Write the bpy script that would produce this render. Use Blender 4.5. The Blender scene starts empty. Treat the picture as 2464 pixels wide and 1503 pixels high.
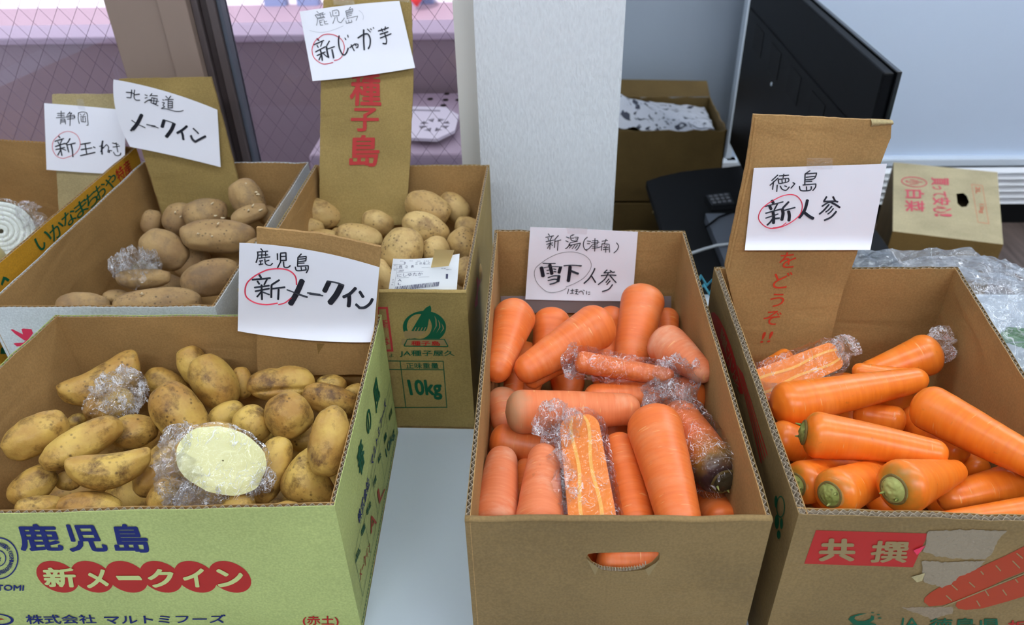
import bpy, bmesh, math, random
import numpy as np
from mathutils import Vector, Matrix, noise
from mathutils.geometry import tessellate_polygon
random.seed(7)
S = bpy.context.scene
COL = S.collection
PI = math.pi

# ------------------------------------------------------------------ camera, world, exposure
CAM = Vector((0, 0, 1.497)); F = 1884.0
_Y = Vector((69, 1315.5, -1884)); _Z = Vector((-68, 2698.5, 1884)).normalized()
_Y = (_Y - _Z * _Y.dot(_Z)).normalized(); _X = _Y.cross(_Z)
M = Matrix((_X, _Y, _Z))
cd = bpy.data.cameras.new('camera'); cam = bpy.data.objects.new('camera', cd); COL.objects.link(cam)
cam.matrix_world = Matrix.Translation(CAM) @ M.to_4x4()
cd.sensor_width = 36; cd.lens = F / 2464 * 36; cd.clip_start = .02; cd.clip_end = 60
cd.dof.use_dof = True; cd.dof.focus_distance = .86; cd.dof.aperture_fstop = 7.0
S.camera = cam
w = bpy.data.worlds.new('sky'); S.world = w; w.use_nodes = True
wb = w.node_tree.nodes['Background']; wb.inputs[0].default_value = (.86, .92, 1, 1); wb.inputs[1].default_value = 2.2
sd = bpy.data.lights.new('sun', 'SUN'); sd.energy = 4.5; sd.angle = .02; sd.color = (1, .97, .93)
sun = bpy.data.objects.new('sun', sd); COL.objects.link(sun); sun.rotation_euler = (math.radians(42), 0, math.radians(-20))
S.view_settings.view_transform = 'Standard'; S.view_settings.look = 'None'
S.view_settings.gamma = 1; S.view_settings.use_curve_mapping = False
S.view_settings.exposure = 0.0
S.cycles.use_denoising = True
S.cycles.max_bounces = 7; S.cycles.diffuse_bounces = 4; S.cycles.glossy_bounces = 3
S.cycles.transmission_bounces = 4; S.cycles.transparent_max_bounces = 24
S.cycles.caustics_reflective = False; S.cycles.caustics_refractive = False
S.cycles.sample_clamp_indirect = 6
LAMP = 22.0   # ceiling lamp strength

T = .72                      # table top height
FW = -(M @ Vector((0, 0, 1)))    # view direction
UP = M @ Vector((0, 1, 0)); RT = M @ Vector((1, 0, 0))

def ray(p):
    return (M @ Vector((p[0] - 1232, -(p[1] - 751.5), -F))).normalized()
def hz(p, z):
    d = ray(p); return CAM + d * ((z - CAM.z) / d.z)
def hy(p, y):
    d = ray(p); return CAM + d * (y / d.y)
def hx(p, x):
    d = ray(p); return CAM + d * (x / d.x)
def depth(P): return (P - CAM).dot(FW)

class Plane:
    def __init__(s, p, n):
        s.p = Vector(p); s.n = Vector(n).normalized()
        if s.n.dot(CAM - s.p) < 0: s.n = -s.n
    def hit(s, q, off=0.0):
        d = ray(q); t = (s.p - CAM).dot(s.n) / d.dot(s.n)
        return CAM + d * t + s.n * off

# ------------------------------------------------------------------ materials
def srgb(r, g, b):
    f = lambda c: (c / 255 / 12.92) if c / 255 <= .04045 else ((c / 255 + .055) / 1.055) ** 2.4
    return (f(r), f(g), f(b), 1)
MATS = {}
def new_mat(name):
    m = bpy.data.materials.new(name); m.use_nodes = True
    nt = m.node_tree; b = nt.nodes['Principled BSDF']; MATS[name] = m
    return m, nt, b
def plain(name, col, rough=.6, metal=0, bump=0, bscale=200, emit=0, spec=None, coat=0):
    m, nt, b = new_mat(name)
    b.inputs['Base Color'].default_value = col; b.inputs['Roughness'].default_value = rough
    b.inputs['Metallic'].default_value = metal
    if spec is not None: b.inputs['Specular IOR Level'].default_value = spec
    if coat: b.inputs['Coat Weight'].default_value = coat
    if emit:
        b.inputs['Emission Color'].default_value = col; b.inputs['Emission Strength'].default_value = emit
    if bump:
        tc = nt.nodes.new('ShaderNodeTexCoord'); n = nt.nodes.new('ShaderNodeTexNoise'); n.inputs['Scale'].default_value = bscale
        bp = nt.nodes.new('ShaderNodeBump'); bp.inputs['Strength'].default_value = bump; bp.inputs['Distance'].default_value = .002
        nt.links.new(tc.outputs['Object'], n.inputs['Vector']); nt.links.new(n.outputs['Fac'], bp.inputs['Height']); nt.links.new(bp.outputs[0], b.inputs['Normal'])
    return m
def ramp(nt, stops):
    r = nt.nodes.new('ShaderNodeValToRGB'); e = r.color_ramp.elements
    while len(e) < len(stops): e.new(.5)
    for x, (p, c) in zip(e, stops): x.position = p; x.color = c
    return r
def mixc(nt, fac, a, b, mode='MIX'):
    n = nt.nodes.new('ShaderNodeMix'); n.data_type = 'RGBA'; n.blend_type = mode
    for i, v in ((0, fac), (6, a), (7, b)):
        if hasattr(v, 'is_output'): nt.links.new(v, n.inputs[i])
        else: n.inputs[i].default_value = v
    return n.outputs[2]
def tex(nt, kind, scale, vec, **k):
    n = nt.nodes.new('ShaderNodeTex' + kind); n.inputs['Scale'].default_value = scale
    for a, b in k.items():
        if a in ('feature', 'wave_type', 'bands_direction', 'distance'): setattr(n, a, b)
        else: n.inputs[a].default_value = b
    nt.links.new(vec, n.inputs['Vector']); return n
def coords(nt, scale=(1, 1, 1), rnd=False):
    tc = nt.nodes.new('ShaderNodeTexCoord'); mp = nt.nodes.new('ShaderNodeMapping'); mp.inputs['Scale'].default_value = scale
    nt.links.new(tc.outputs['Object'], mp.inputs['Vector'])
    if rnd:
        oi = nt.nodes.new('ShaderNodeObjectInfo'); mu = nt.nodes.new('ShaderNodeVectorMath'); mu.operation = 'SCALE'
        cx = nt.nodes.new('ShaderNodeCombineXYZ')
        for i in range(3): nt.links.new(oi.outputs['Random'], cx.inputs[i])
        nt.links.new(cx.outputs[0], mu.inputs[0]); mu.inputs['Scale'].default_value = 37
        nt.links.new(mu.outputs[0], mp.inputs['Location'])
    return mp.outputs[0]

def cardboard(name, col, var=.12, rib=0, stain=.5):
    m, nt, b = new_mat(name)
    v = coords(nt)
    n1 = tex(nt, 'Noise', 9, v, Detail=5); n2 = tex(nt, 'Noise', 420, v, Detail=2)
    dark = tuple(c * (1 - var * 2.2) for c in col[:3]) + (1,)
    c = mixc(nt, .5, col, col)
    r = ramp(nt, [(.3, (0, 0, 0, 1)), (.75, (1, 1, 1, 1))]); nt.links.new(n1.outputs['Fac'], r.inputs[0])
    c = mixc(nt, r.outputs[0], dark, col)
    v3 = coords(nt, (1, 1, .06)); n3 = tex(nt, 'Noise', 260, v3, Detail=3)
    f = ramp(nt, [(.35, (.86, .86, .86, 1)), (.7, (1.06, 1.06, 1.06, 1))]); nt.links.new(n2.outputs['Fac'], f.inputs[0])
    c = mixc(nt, 1, c, f.outputs[0], 'MULTIPLY')
    nt.links.new(c, b.inputs['Base Color']); b.inputs['Roughness'].default_value = .72
    b.inputs['Specular IOR Level'].default_value = .25
    ad = nt.nodes.new('ShaderNodeMath'); ad.operation = 'ADD'
    nt.links.new(n3.outputs['Fac'], ad.inputs[0]); nt.links.new(n2.outputs['Fac'], ad.inputs[1])
    bp = nt.nodes.new('ShaderNodeBump'); bp.inputs['Strength'].default_value = .22; bp.inputs['Distance'].default_value = .0012
    nt.links.new(ad.outputs[0], bp.inputs['Height'])
    v4 = coords(nt, (.7, .7, 2.2)); n4 = tex(nt, 'Noise', 7, v4, Detail=4, Distortion=1.2)
    bp2 = nt.nodes.new('ShaderNodeBump'); bp2.inputs['Strength'].default_value = .35; bp2.inputs['Distance'].default_value = .01
    nt.links.new(n4.outputs['Fac'], bp2.inputs['Height']); nt.links.new(bp.outputs[0], bp2.inputs['Normal'])
    nt.links.new(bp2.outputs[0], b.inputs['Normal'])
    return m
KR = cardboard('kraft_card_shaded', srgb(146, 119, 76))  # outer card colour darkened to carry the shade on the near box fronts
KI = cardboard('kraft_card_inside', srgb(186, 146, 92))
KD = cardboard('kraft_card_dull', srgb(150, 118, 66))
KP = cardboard('kraft_card_pale', srgb(190, 172, 126))
KC = cardboard('kraft_card_yellowed', srgb(172, 146, 88))
GREEN = cardboard('pale_green_card', srgb(184, 194, 120), .05)
WHITEC = cardboard('white_coated_card', srgb(222, 226, 228), .03)
YEL = cardboard('orange_yellow_card', srgb(205, 150, 40), .06)
FLUTE = plain('cut_flute_edge', srgb(176, 160, 138), .85)
FLUTED = plain('flute_grey', srgb(150, 138, 122), .85)

def ink(name, c, a=.55): return plain(name, c, a, spec=.2)
BLACK = ink('marker_black', srgb(38, 40, 50), .45); RED = ink('marker_red', srgb(214, 60, 84), .5)
NAVY = ink('navy_print', srgb(24, 34, 104)); PRED = ink('red_print', srgb(176, 40, 34)); DRED = ink('brick_red_print', srgb(184, 60, 60))
DGREEN = ink('green_print', srgb(14, 84, 56)); PGREEN = ink('box_green_print', srgb(196, 204, 132)); KPRINT = ink('kraft_print', srgb(146, 124, 84))
ORPR = ink('orange_red_print', srgb(166, 58, 24)); ORBR = ink('bright_orange_red_print', srgb(208, 66, 42)); PINK = ink('pink_red_print', srgb(226, 54, 88)); THIN = ink('pen_grey', srgb(70, 74, 84))
LBL = ink('label_ink', srgb(84, 86, 112)); FAINT = ink('faint_red_print', srgb(208, 122, 92))

def paper_mat(name, col):
    m, nt, b = new_mat(name); b.inputs['Base Color'].default_value = col; b.inputs['Roughness'].default_value = .55
    b.inputs['Specular IOR Level'].default_value = .3
    v = coords(nt); n = tex(nt, 'Noise', 14, v, Detail=3)
    bp = nt.nodes.new('ShaderNodeBump'); bp.inputs['Strength'].default_value = .25; bp.inputs['Distance'].default_value = .004
    nt.links.new(n.outputs['Fac'], bp.inputs['Height']); nt.links.new(bp.outputs[0], b.inputs['Normal'])
    return m
PAPER = paper_mat('white_paper', srgb(240, 241, 250))
LABELP = paper_mat('label_paper', srgb(240, 244, 248))

def film_mat(name, base=.06, gl=.9, rough=.07, milk=.05, tint=(.93, .94, .97, 1), cs=34, cw=.010, ca=.75):
    m = bpy.data.materials.new(name); m.use_nodes = True; nt = m.node_tree; nt.nodes.clear()
    o = nt.nodes.new('ShaderNodeOutputMaterial'); t = nt.nodes.new('ShaderNodeBsdfTransparent'); t.inputs[0].default_value = (.99, .99, .995, 1)
    g = nt.nodes.new('ShaderNodeBsdfGlossy'); g.inputs['Roughness'].default_value = rough; g.inputs['Color'].default_value = (1, 1, 1, 1)
    d = nt.nodes.new('ShaderNodeBsdfDiffuse'); d.inputs[0].default_value = tint
    fr = nt.nodes.new('ShaderNodeFresnel'); fr.inputs[0].default_value = 1.45
    ma = nt.nodes.new('ShaderNodeMath'); ma.operation = 'MULTIPLY_ADD'; ma.inputs[1].default_value = gl; ma.inputs[2].default_value = base; mn = nt.nodes.new('ShaderNodeMath'); mn.operation = 'MINIMUM'; mn.inputs[1].default_value = .38; nt.links.new(ma.outputs[0], mn.inputs[0])
    nt.links.new(fr.outputs[0], ma.inputs[0])
    m1 = nt.nodes.new('ShaderNodeMixShader'); m1.inputs[0].default_value = milk
    nt.links.new(t.outputs[0], m1.inputs[1]); nt.links.new(d.outputs[0], m1.inputs[2])
    m2 = nt.nodes.new('ShaderNodeMixShader'); nt.links.new(mn.outputs[0], m2.inputs[0])
    nt.links.new(m1.outputs[0], m2.inputs[1]); nt.links.new(g.outputs[0], m2.inputs[2])
    # thin white lines painted along creases stand in for the film's streak highlights
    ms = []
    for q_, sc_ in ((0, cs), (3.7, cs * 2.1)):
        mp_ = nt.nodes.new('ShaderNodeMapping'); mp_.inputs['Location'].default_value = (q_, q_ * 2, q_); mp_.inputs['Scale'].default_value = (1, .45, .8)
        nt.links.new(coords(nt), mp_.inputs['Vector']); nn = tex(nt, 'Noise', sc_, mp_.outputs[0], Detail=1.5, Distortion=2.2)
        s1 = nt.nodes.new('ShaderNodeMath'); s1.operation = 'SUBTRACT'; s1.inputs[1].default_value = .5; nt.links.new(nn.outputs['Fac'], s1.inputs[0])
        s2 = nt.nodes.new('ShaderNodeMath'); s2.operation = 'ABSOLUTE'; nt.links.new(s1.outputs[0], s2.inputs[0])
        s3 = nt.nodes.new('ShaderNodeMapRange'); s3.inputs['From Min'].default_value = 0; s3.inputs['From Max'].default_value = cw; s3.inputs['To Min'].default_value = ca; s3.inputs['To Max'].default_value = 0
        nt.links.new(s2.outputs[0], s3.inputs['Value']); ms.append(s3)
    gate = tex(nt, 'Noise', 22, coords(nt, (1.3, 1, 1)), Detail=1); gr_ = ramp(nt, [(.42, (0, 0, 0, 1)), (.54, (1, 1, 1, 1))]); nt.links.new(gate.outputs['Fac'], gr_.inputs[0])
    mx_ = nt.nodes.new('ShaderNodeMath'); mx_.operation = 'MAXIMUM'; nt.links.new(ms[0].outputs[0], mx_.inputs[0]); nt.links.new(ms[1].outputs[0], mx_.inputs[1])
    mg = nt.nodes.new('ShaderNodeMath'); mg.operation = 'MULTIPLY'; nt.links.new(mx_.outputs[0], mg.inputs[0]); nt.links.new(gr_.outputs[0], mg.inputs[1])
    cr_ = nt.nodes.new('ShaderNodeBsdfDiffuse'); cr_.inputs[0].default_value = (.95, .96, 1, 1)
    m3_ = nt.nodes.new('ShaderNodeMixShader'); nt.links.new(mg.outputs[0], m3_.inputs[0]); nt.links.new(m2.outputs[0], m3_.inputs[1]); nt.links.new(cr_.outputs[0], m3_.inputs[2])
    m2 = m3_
    v = coords(nt); n = tex(nt, 'Noise', 90, v, Detail=3, Distortion=1.5)
    bp = nt.nodes.new('ShaderNodeBump'); bp.inputs['Strength'].default_value = .5; bp.inputs['Distance'].default_value = .004
    nt.links.new(n.outputs['Fac'], bp.inputs['Height']); nt.links.new(bp.outputs[0], g.inputs['Normal'])
    nt.links.new(m2.outputs[0], o.inputs[0]); return m
FILM = film_mat('cling_film', .015, .45, .05, .004); BAG = film_mat('bag_plastic', .03, .6, .05, .03, (.80, .85, .95, 1), 12, .006, .5); TAPE = film_mat('clear_tape', .05, .5, .2, .05, ca=0)
FILMT = film_mat('crumpled_cling_film', .03, .6, .05, .015, cs=60, cw=.02, ca=.8)

# ------------------------------------------------------------------ objects
ORG = {}
def tag(o, label=None, cat=None, group=None, kind=None):
    if label: o['label'] = label
    if cat: o['category'] = cat
    if group: o['group'] = group
    if kind: o['kind'] = kind
    return o
def empty(name, loc, label, cat, group=None):
    o = bpy.data.objects.new(name, None); COL.objects.link(o); o.location = loc; o.empty_display_size = .02
    ORG[o.name] = Vector(loc); return tag(o, label, cat, group)
def mk(name, V, Fc, mats, parent=None, smooth=False, label=None, midx=None, kind=None, cat=None, group=None, org=None):
    if not isinstance(mats, (list, tuple)): mats = [mats]
    if parent is not None: o0 = ORG[parent.name]
    else: o0 = Vector(org) if org is not None else Vector((0, 0, 0))
    me = bpy.data.meshes.new(name); me.from_pydata([tuple(Vector(v) - o0) for v in V], [], Fc)
    for m in mats: me.materials.append(m)
    if midx is not None: me.polygons.foreach_set('material_index', midx)
    if smooth: me.polygons.foreach_set('use_smooth', [True] * len(me.polygons))
    me.update()
    o = bpy.data.objects.new(name, me); COL.objects.link(o)
    if parent is not None: o.parent = parent
    else: o.location = o0
    ORG[o.name] = o0
    return tag(o, label, cat, group, kind)
class MB:
    def __init__(s): s.V = []; s.F = []; s.I = []
    def add(s, V, Fc, mi=0):
        n = len(s.V); s.V += [Vector(v) for v in V]; s.F += [tuple(i + n for i in f) for f in Fc]; s.I += [mi] * len(Fc)
    def box(s, x0, x1, y0, y1, z0, z1, mi=0):
        s.add([(x0, y0, z0), (x1, y0, z0), (x1, y1, z0), (x0, y1, z0), (x0, y0, z1), (x1, y0, z1), (x1, y1, z1), (x0, y1, z1)],
              [(3, 2, 1, 0), (4, 5, 6, 7), (0, 1, 5, 4), (1, 2, 6, 5), (2, 3, 7, 6), (3, 0, 4, 7)], mi)
    def grid(s, fn, nu, nv, mi=0):
        V = [fn(i / nu, j / nv) for j in range(nv + 1) for i in range(nu + 1)]
        s.add(V, [(j * (nu + 1) + i, j * (nu + 1) + i + 1, (j + 1) * (nu + 1) + i + 1, (j + 1) * (nu + 1) + i) for j in range(nv) for i in range(nu)], mi)
    def tube(s, pts, r, seg=8, mi=0, cap=True):
        pts = [Vector(p) for p in pts]; rr = r if hasattr(r, '__len__') else [r] * len(pts); V = []
        nrm = None
        for i, p in enumerate(pts):
            t = (pts[min(i + 1, len(pts) - 1)] - pts[max(i - 1, 0)]).normalized()
            if nrm is None: nrm = t.orthogonal().normalized()
            nrm = (nrm - t * nrm.dot(t)).normalized(); bn = t.cross(nrm)
            V += [p + (nrm * math.cos(2 * PI * k / seg) + bn * math.sin(2 * PI * k / seg)) * rr[i] for k in range(seg)]
        n = len(pts); Fc = [(i * seg + k, i * seg + (k + 1) % seg, (i + 1) * seg + (k + 1) % seg, (i + 1) * seg + k) for i in range(n - 1) for k in range(seg)]
        if cap: Fc += [tuple(range(seg - 1, -1, -1)), tuple((n - 1) * seg + k for k in range(seg))]
        s.add(V, Fc, mi)
    def slab(s, pts, n, th, mi=0):            # polygon pts extruded by -n*th (pts = visible face)
        k = len(pts); P = [Vector(p) for p in pts]; n = Vector(n)
        tri = tessellate_polygon([P])
        V = P + [p - n * th for p in P]; Fc = [tuple(t) for t in tri] + [tuple(i + k for i in reversed(t)) for t in tri]
        Fc += [(i, (i + 1) % k, (i + 1) % k + k, i + k) for i in range(k)]
        s.add(V, Fc, mi)
    def out(s, name, mats, parent=None, **kw): return mk(name, s.V, s.F, mats, parent, midx=s.I, **kw)
def fixn(o):
    bm = bmesh.new(); bm.from_mesh(o.data); bmesh.ops.recalc_face_normals(bm, faces=bm.faces); bm.to_mesh(o.data); bm.free(); return o
def bevel(o, wd, seg=2):
    m = o.modifiers.new('bevel', 'BEVEL'); m.width = wd; m.segments = seg; m.limit_method = 'ANGLE'; return o

# ------------------------------------------------------------------ printing and handwriting on real surfaces
_tc = {}
def text_geo(s, off=0.0):
    if (s, off) in _tc: return _tc[(s, off)]
    c = bpy.data.curves.new('t', 'FONT'); c.body = s; c.size = 1; c.resolution_u = 3; c.fill_mode = 'BOTH'
    o = bpy.data.objects.new('t', c); COL.objects.link(o)
    bpy.context.view_layer.update()
    me = bpy.data.meshes.new_from_object(o.evaluated_get(bpy.context.evaluated_depsgraph_get()))
    V = [(v.co.x, v.co.y, 0.) for v in me.vertices]; Fc = [tuple(p.vertices) for p in me.polygons]
    bpy.data.objects.remove(o); bpy.data.meshes.remove(me)
    if V:
        x0 = min(v[0] for v in V); x1 = max(v[0] for v in V); y0 = min(v[1] for v in V); y1 = max(v[1] for v in V)
        if off > .003:      # heavier print: the same outline laid down again slightly shifted
            V0, F0 = V, Fc; V = []; Fc = []
            for li, (sx, sy) in enumerate(((0, 0), (1, 0), (-1, 0), (0, 1), (0, -1), (.7, .7), (-.7, .7), (.7, -.7), (-.7, -.7))):
                n = len(V); V += [(a + sx * off, b + sy * off, li * 3e-5) for a, b, _l in V0]; Fc += [tuple(i + n for i in f) for f in F0]
            x0 -= off; x1 += off; y0 -= off; y1 += off
        V = [((a - x0) / (x1 - x0), (b - y0) / max(y1 - y0, 1e-6), l_) for a, b, l_ in V]
    _tc[(s, off)] = (V, Fc); return V, Fc
def print_text(pl, s, quad, mat, parent, off=0.0, name='lettering', eps=.0007, mb=None, label=None):
    """quad: pixels of baseline-left, baseline-right, top-right, top-left"""
    c = [pl.hit(q, eps) for q in quad]; nn_ = (c[1] - c[0]).cross(c[3] - c[0]).normalized(); nn_ = nn_ if nn_.dot(CAM - c[0]) > 0 else -nn_
    V, Fc = text_geo(s, off)
    P = [c[0] * (1 - u) * (1 - v) + c[1] * u * (1 - v) + c[2] * u * v + c[3] * (1 - u) * v + nn_ * l_ for u, v, l_ in V]
    if mb is not None: mb.add(P, Fc); return
    return mk(name, P, Fc, mat, parent, label=label)
def print_uv(P00, ex, ey, s, u0, v0, wd, ht, mat, parent, off=0.0, n=None, eps=.0007, mb=None):
    V, Fc = text_geo(s, off); n = n or Vector((0, 0, 0))
    P = [P00 + ex * (u0 + wd * u) + ey * (v0 + ht * v) + n * (eps + l_) for u, v, l_ in V]
    if mb is not None: mb.add(P, Fc); return
    return mk('lettering', P, Fc, mat, parent)
def poly_on(pl, loops, mat, parent, eps=.0006, name='printed_shape', mb=None, label=None):
    if not isinstance(loops[0][0], (list, tuple)): loops = [loops]
    L = [[pl.hit(q, eps) for q in lp] for lp in loops]
    V = [p for l in L for p in l]; tri = [tuple(t) for t in tessellate_polygon(L)]
    if mb is not None: mb.add(V, tri); return
    return mk(name, V, tri, mat, parent, label=label)
def ell(cx, cy, rx, ry, rot=0, n=40, a0=0, a1=360):
    r = math.radians(rot); o = []
    for i in range(n):
        a = math.radians(a0 + (a1 - a0) * i / (n if a1 - a0 >= 360 else n - 1))
        x, y = rx * math.cos(a), -ry * math.sin(a)
        o.append((cx + x * math.cos(r) + y * math.sin(r), cy - x * math.sin(r) + y * math.cos(r)))
    return o
def smooth_line(pts, k=6):
    P = [Vector((p[0], p[1])) for p in pts]
    if len(P) < 3:
        return [P[0].lerp(P[-1], i / 4) for i in range(5)]
    out = []
    for i in range(len(P) - 1):
        a = P[max(i - 1, 0)]; b = P[i]; c = P[i + 1]; d = P[min(i + 2, len(P) - 1)]
        # keep hard corners hard
        def corner(p, q, r):
            u = q - p; v = r - q
            return u.length > 1e-6 and v.length > 1e-6 and u.normalized().dot(v.normalized()) < .25
        if i > 0 and corner(a, b, c): a = b
        if i + 2 < len(P) and corner(b, c, d): d = c
        for j in range(k):
            t = j / k
            out.append(.5 * ((2 * b) + (c - a) * t + (2 * a - 5 * b + 4 * c - d) * t * t + (3 * b - a - 3 * c + d) * t ** 3))
    out.append(P[-1]); return out
def strokes(surf, data, org, sc, mat, parent, name='handwriting', taper=.55, label=None):
    """data: list of (width, x,y,x,y,...) in the frame of a magnified crop: origin org, scale sc"""
    mb = MB()
    for k, d in enumerate(data):
        wpx = d[0] / sc; pts = [(org[0] + d[i] / sc, org[1] + d[i + 1] / sc) for i in range(1, len(d), 2)]
        L = smooth_line(pts); Q = [surf(p, .0006 + .00002 * (k % 7)) for p in L]
        V = []; n = len(Q)
        if n < 2: continue
        # round ends
        wd = []
        for i, q in enumerate(Q):
            t = (Q[min(i + 1, n - 1)] - Q[max(i - 1, 0)])
            if t.length < 1e-7: t = RT.copy()
            t.normalize()
            vd = (CAM - q).normalized(); sd_ = t.cross(vd).normalized()
            hw = wpx * depth(q) / F / 2
            V.append((q, t, sd_, hw))
        P = []
        cap = V[0][3]
        q, t, s_, h = V[0]
        P += [(q - t * h * .5 + s_ * h * taper * .6), (q - t * h * .5 - s_ * h * taper * .6)]
        for q, t, s_, h in V: P += [q + s_ * h, q - s_ * h]
        q, t, s_, h = V[-1]
        P += [(q + t * h * .5 + s_ * h * taper * .6), (q + t * h * .5 - s_ * h * taper * .6)]
        m = len(P) // 2
        mb.add(P, [(2 * i, 2 * i + 1, 2 * i + 3, 2 * i + 2) for i in range(m - 1)])
    return mb.out(name, mat, parent, label=label)
def sheet_from(fn, nu, nv, th, mat, parent, name, label=None, smooth=True, n=None):
    mb = MB(); mb.grid(lambda u, v: fn(u, v), nu, nv)
    o = mb.out(name, mat, parent, label=label, smooth=smooth)
    if th:
        s = o.modifiers.new('thick', 'SOLIDIFY'); s.thickness = th; s.offset = 0
        e_ = o.modifiers.new('crisp_edge', 'EDGE_SPLIT'); e_.split_angle = .6
    return o
def quadmap(c, u, v, bt=0, bb=0, bl=0, br=0):
    """pixel quad TL,TR,BR,BL ; u right, v down; edge bulges in px"""
    x = c[0][0] * (1 - u) * (1 - v) + c[1][0] * u * (1 - v) + c[2][0] * u * v + c[3][0] * (1 - u) * v
    y = c[0][1] * (1 - u) * (1 - v) + c[1][1] * u * (1 - v) + c[2][1] * u * v + c[3][1] * (1 - u) * v
    k = 4 * u * (1 - u); y += k * (bt * (1 - v) + bb * v)
    k = 4 * v * (1 - v); x += k * (bl * (1 - u) + br * u)
    return (x, y)
def curl_surf(pl, fn):
    """surface = plane shifted towards the viewer side by fn(px) metres"""
    def s(p, eps=0.0):
        q = pl.hit(p); return q + (CAM - q).normalized() * (fn(p) + eps * 1.6)
    return s
# ------------------------------------------------------------------ the setting
def wood_mat():
    m, nt, b = new_mat('dark_wood_floor'); v = coords(nt, (14, 1.2, 1))
    n = tex(nt, 'Noise', 3, v, Detail=6, Distortion=.6); v2 = coords(nt)
    r = ramp(nt, [(.3, srgb(84, 70, 64)), (.7, srgb(122, 106, 98))]); nt.links.new(n.outputs['Fac'], r.inputs[0])
    nt.links.new(r.outputs[0], b.inputs['Base Color']); b.inputs['Roughness'].default_value = .45; return m
def wallpaper_mat(name, col):
    m, nt, b = new_mat(name); v = coords(nt, (1, 1, .35)); n = tex(nt, 'Noise', 260, v, Detail=4, Distortion=.4)
    r = ramp(nt, [(.3, tuple(c * .9 for c in col[:3]) + (1,)), (.7, col)]); nt.links.new(n.outputs['Fac'], r.inputs[0])
    nt.links.new(r.outputs[0], b.inputs['Base Color']); b.inputs['Roughness'].default_value = .8
    bp = nt.nodes.new('ShaderNodeBump'); bp.inputs['Strength'].default_value = .8; bp.inputs['Distance'].default_value = .0025
    nt.links.new(n.outputs['Fac'], bp.inputs['Height']); nt.links.new(bp.outputs[0], b.inputs['Normal']); return m
FLOORM = wood_mat()
WALLM = wallpaper_mat('textured_wallpaper', srgb(232, 236, 240))
GREYW = plain('grey_wall', srgb(176, 186, 198), .8, bump=.2)
CEILM = plain('ceiling_white', srgb(235, 236, 238), .9)
WBM = plain('whiteboard_surface', srgb(216, 230, 250), .45)
ALU = plain('silver_frame', srgb(225, 234, 244), .35, .1)
BROWNF = plain('brown_window_frame', srgb(150, 130, 118), .5)
BROWND = plain('dark_bronze_frame', srgb(96, 86, 86), .4, .2)
BROWNB = plain('deep_bronze_groove', srgb(70, 60, 60), .5)
GREYF = plain('grey_seal', srgb(88, 94, 106), .5)
BLK = plain('satin_black', srgb(9, 10, 13), .5, spec=.12); BLK2 = plain('matt_black', srgb(11, 12, 14), .65, spec=.25); GLB = plain('gloss_black', srgb(10, 12, 16), .12)
TABLEM = plain('white_laminate', srgb(190, 200, 208), .35, bump=.05)
MAUVE = plain('mauve_wall', srgb(168, 152, 158), .85, bump=.3, bscale=30)
MAUVEL = plain('pale_mauve_coping', srgb(206, 190, 206), .8)
PINKU = plain('pinkish_metal', srgb(192, 176, 188), .6)
WFAC = plain('white_facade', srgb(240, 240, 244), .8); BWIN = plain('blue_grey_pane', srgb(120, 135, 170), .3)
def glass_mat():
    m = bpy.data.materials.new('window_glass'); m.use_nodes = True; nt = m.node_tree; nt.nodes.clear()
    o = nt.nodes.new('ShaderNodeOutputMaterial'); t = nt.nodes.new('ShaderNodeBsdfTransparent'); t.inputs[0].default_value = (.96, .93, .98, 1)
    g = nt.nodes.new('ShaderNodeBsdfGlossy'); g.inputs['Roughness'].default_value = .01
    f = nt.nodes.new('ShaderNodeFresnel'); f.inputs[0].default_value = 1.5
    mx = nt.nodes.new('ShaderNodeMixShader'); nt.links.new(f.outputs[0], mx.inputs[0]); nt.links.new(t.outputs[0], mx.inputs[1]); nt.links.new(g.outputs[0], mx.inputs[2])
    nt.links.new(mx.outputs[0], o.inputs[0]); return m
GLASS = glass_mat()
def struct(name, x0, x1, y0, y1, z0, z1, mat):
    b = MB(); b.box(x0, x1, y0, y1, z0, z1); o = b.out(name, mat, kind='structure'); return o
WY = 1.42
pr = hy((1503, 60), 1.32).x; pl_ = hy((1141, 60), 1.32).x
struct('floor', -2.3, 3.4, -2.2, 3.05, -.05, 0, FLOORM)
struct('ceiling', -2.3, 3.4, -2.2, 3.05, 2.6, 2.7, CEILM)
struct('wall_left', -2.4, -2.3, -2.2, 1.5, 0, 2.6, WALLM)
struct('wall_right', 3.4, 3.5, -2.2, 3.05, 0, 2.6, WALLM)
struct('wall_front', -2.4, 3.5, -2.3, -2.2, 0, 2.6, WALLM)
struct('wall_back', pl_, 3.5, 2.95, 3.05, 0, 2.6, GREYW)
struct('wall_pillar', pl_, pr, 1.32, 2.95, 0, 2.6, WALLM)
struct('wall_window_lower', -2.3, pl_, WY, WY + .08, 0, .80, WALLM)
struct('wall_window_upper', -2.3, pl_, WY, WY + .08, 2.25, 2.6, WALLM)
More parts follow.
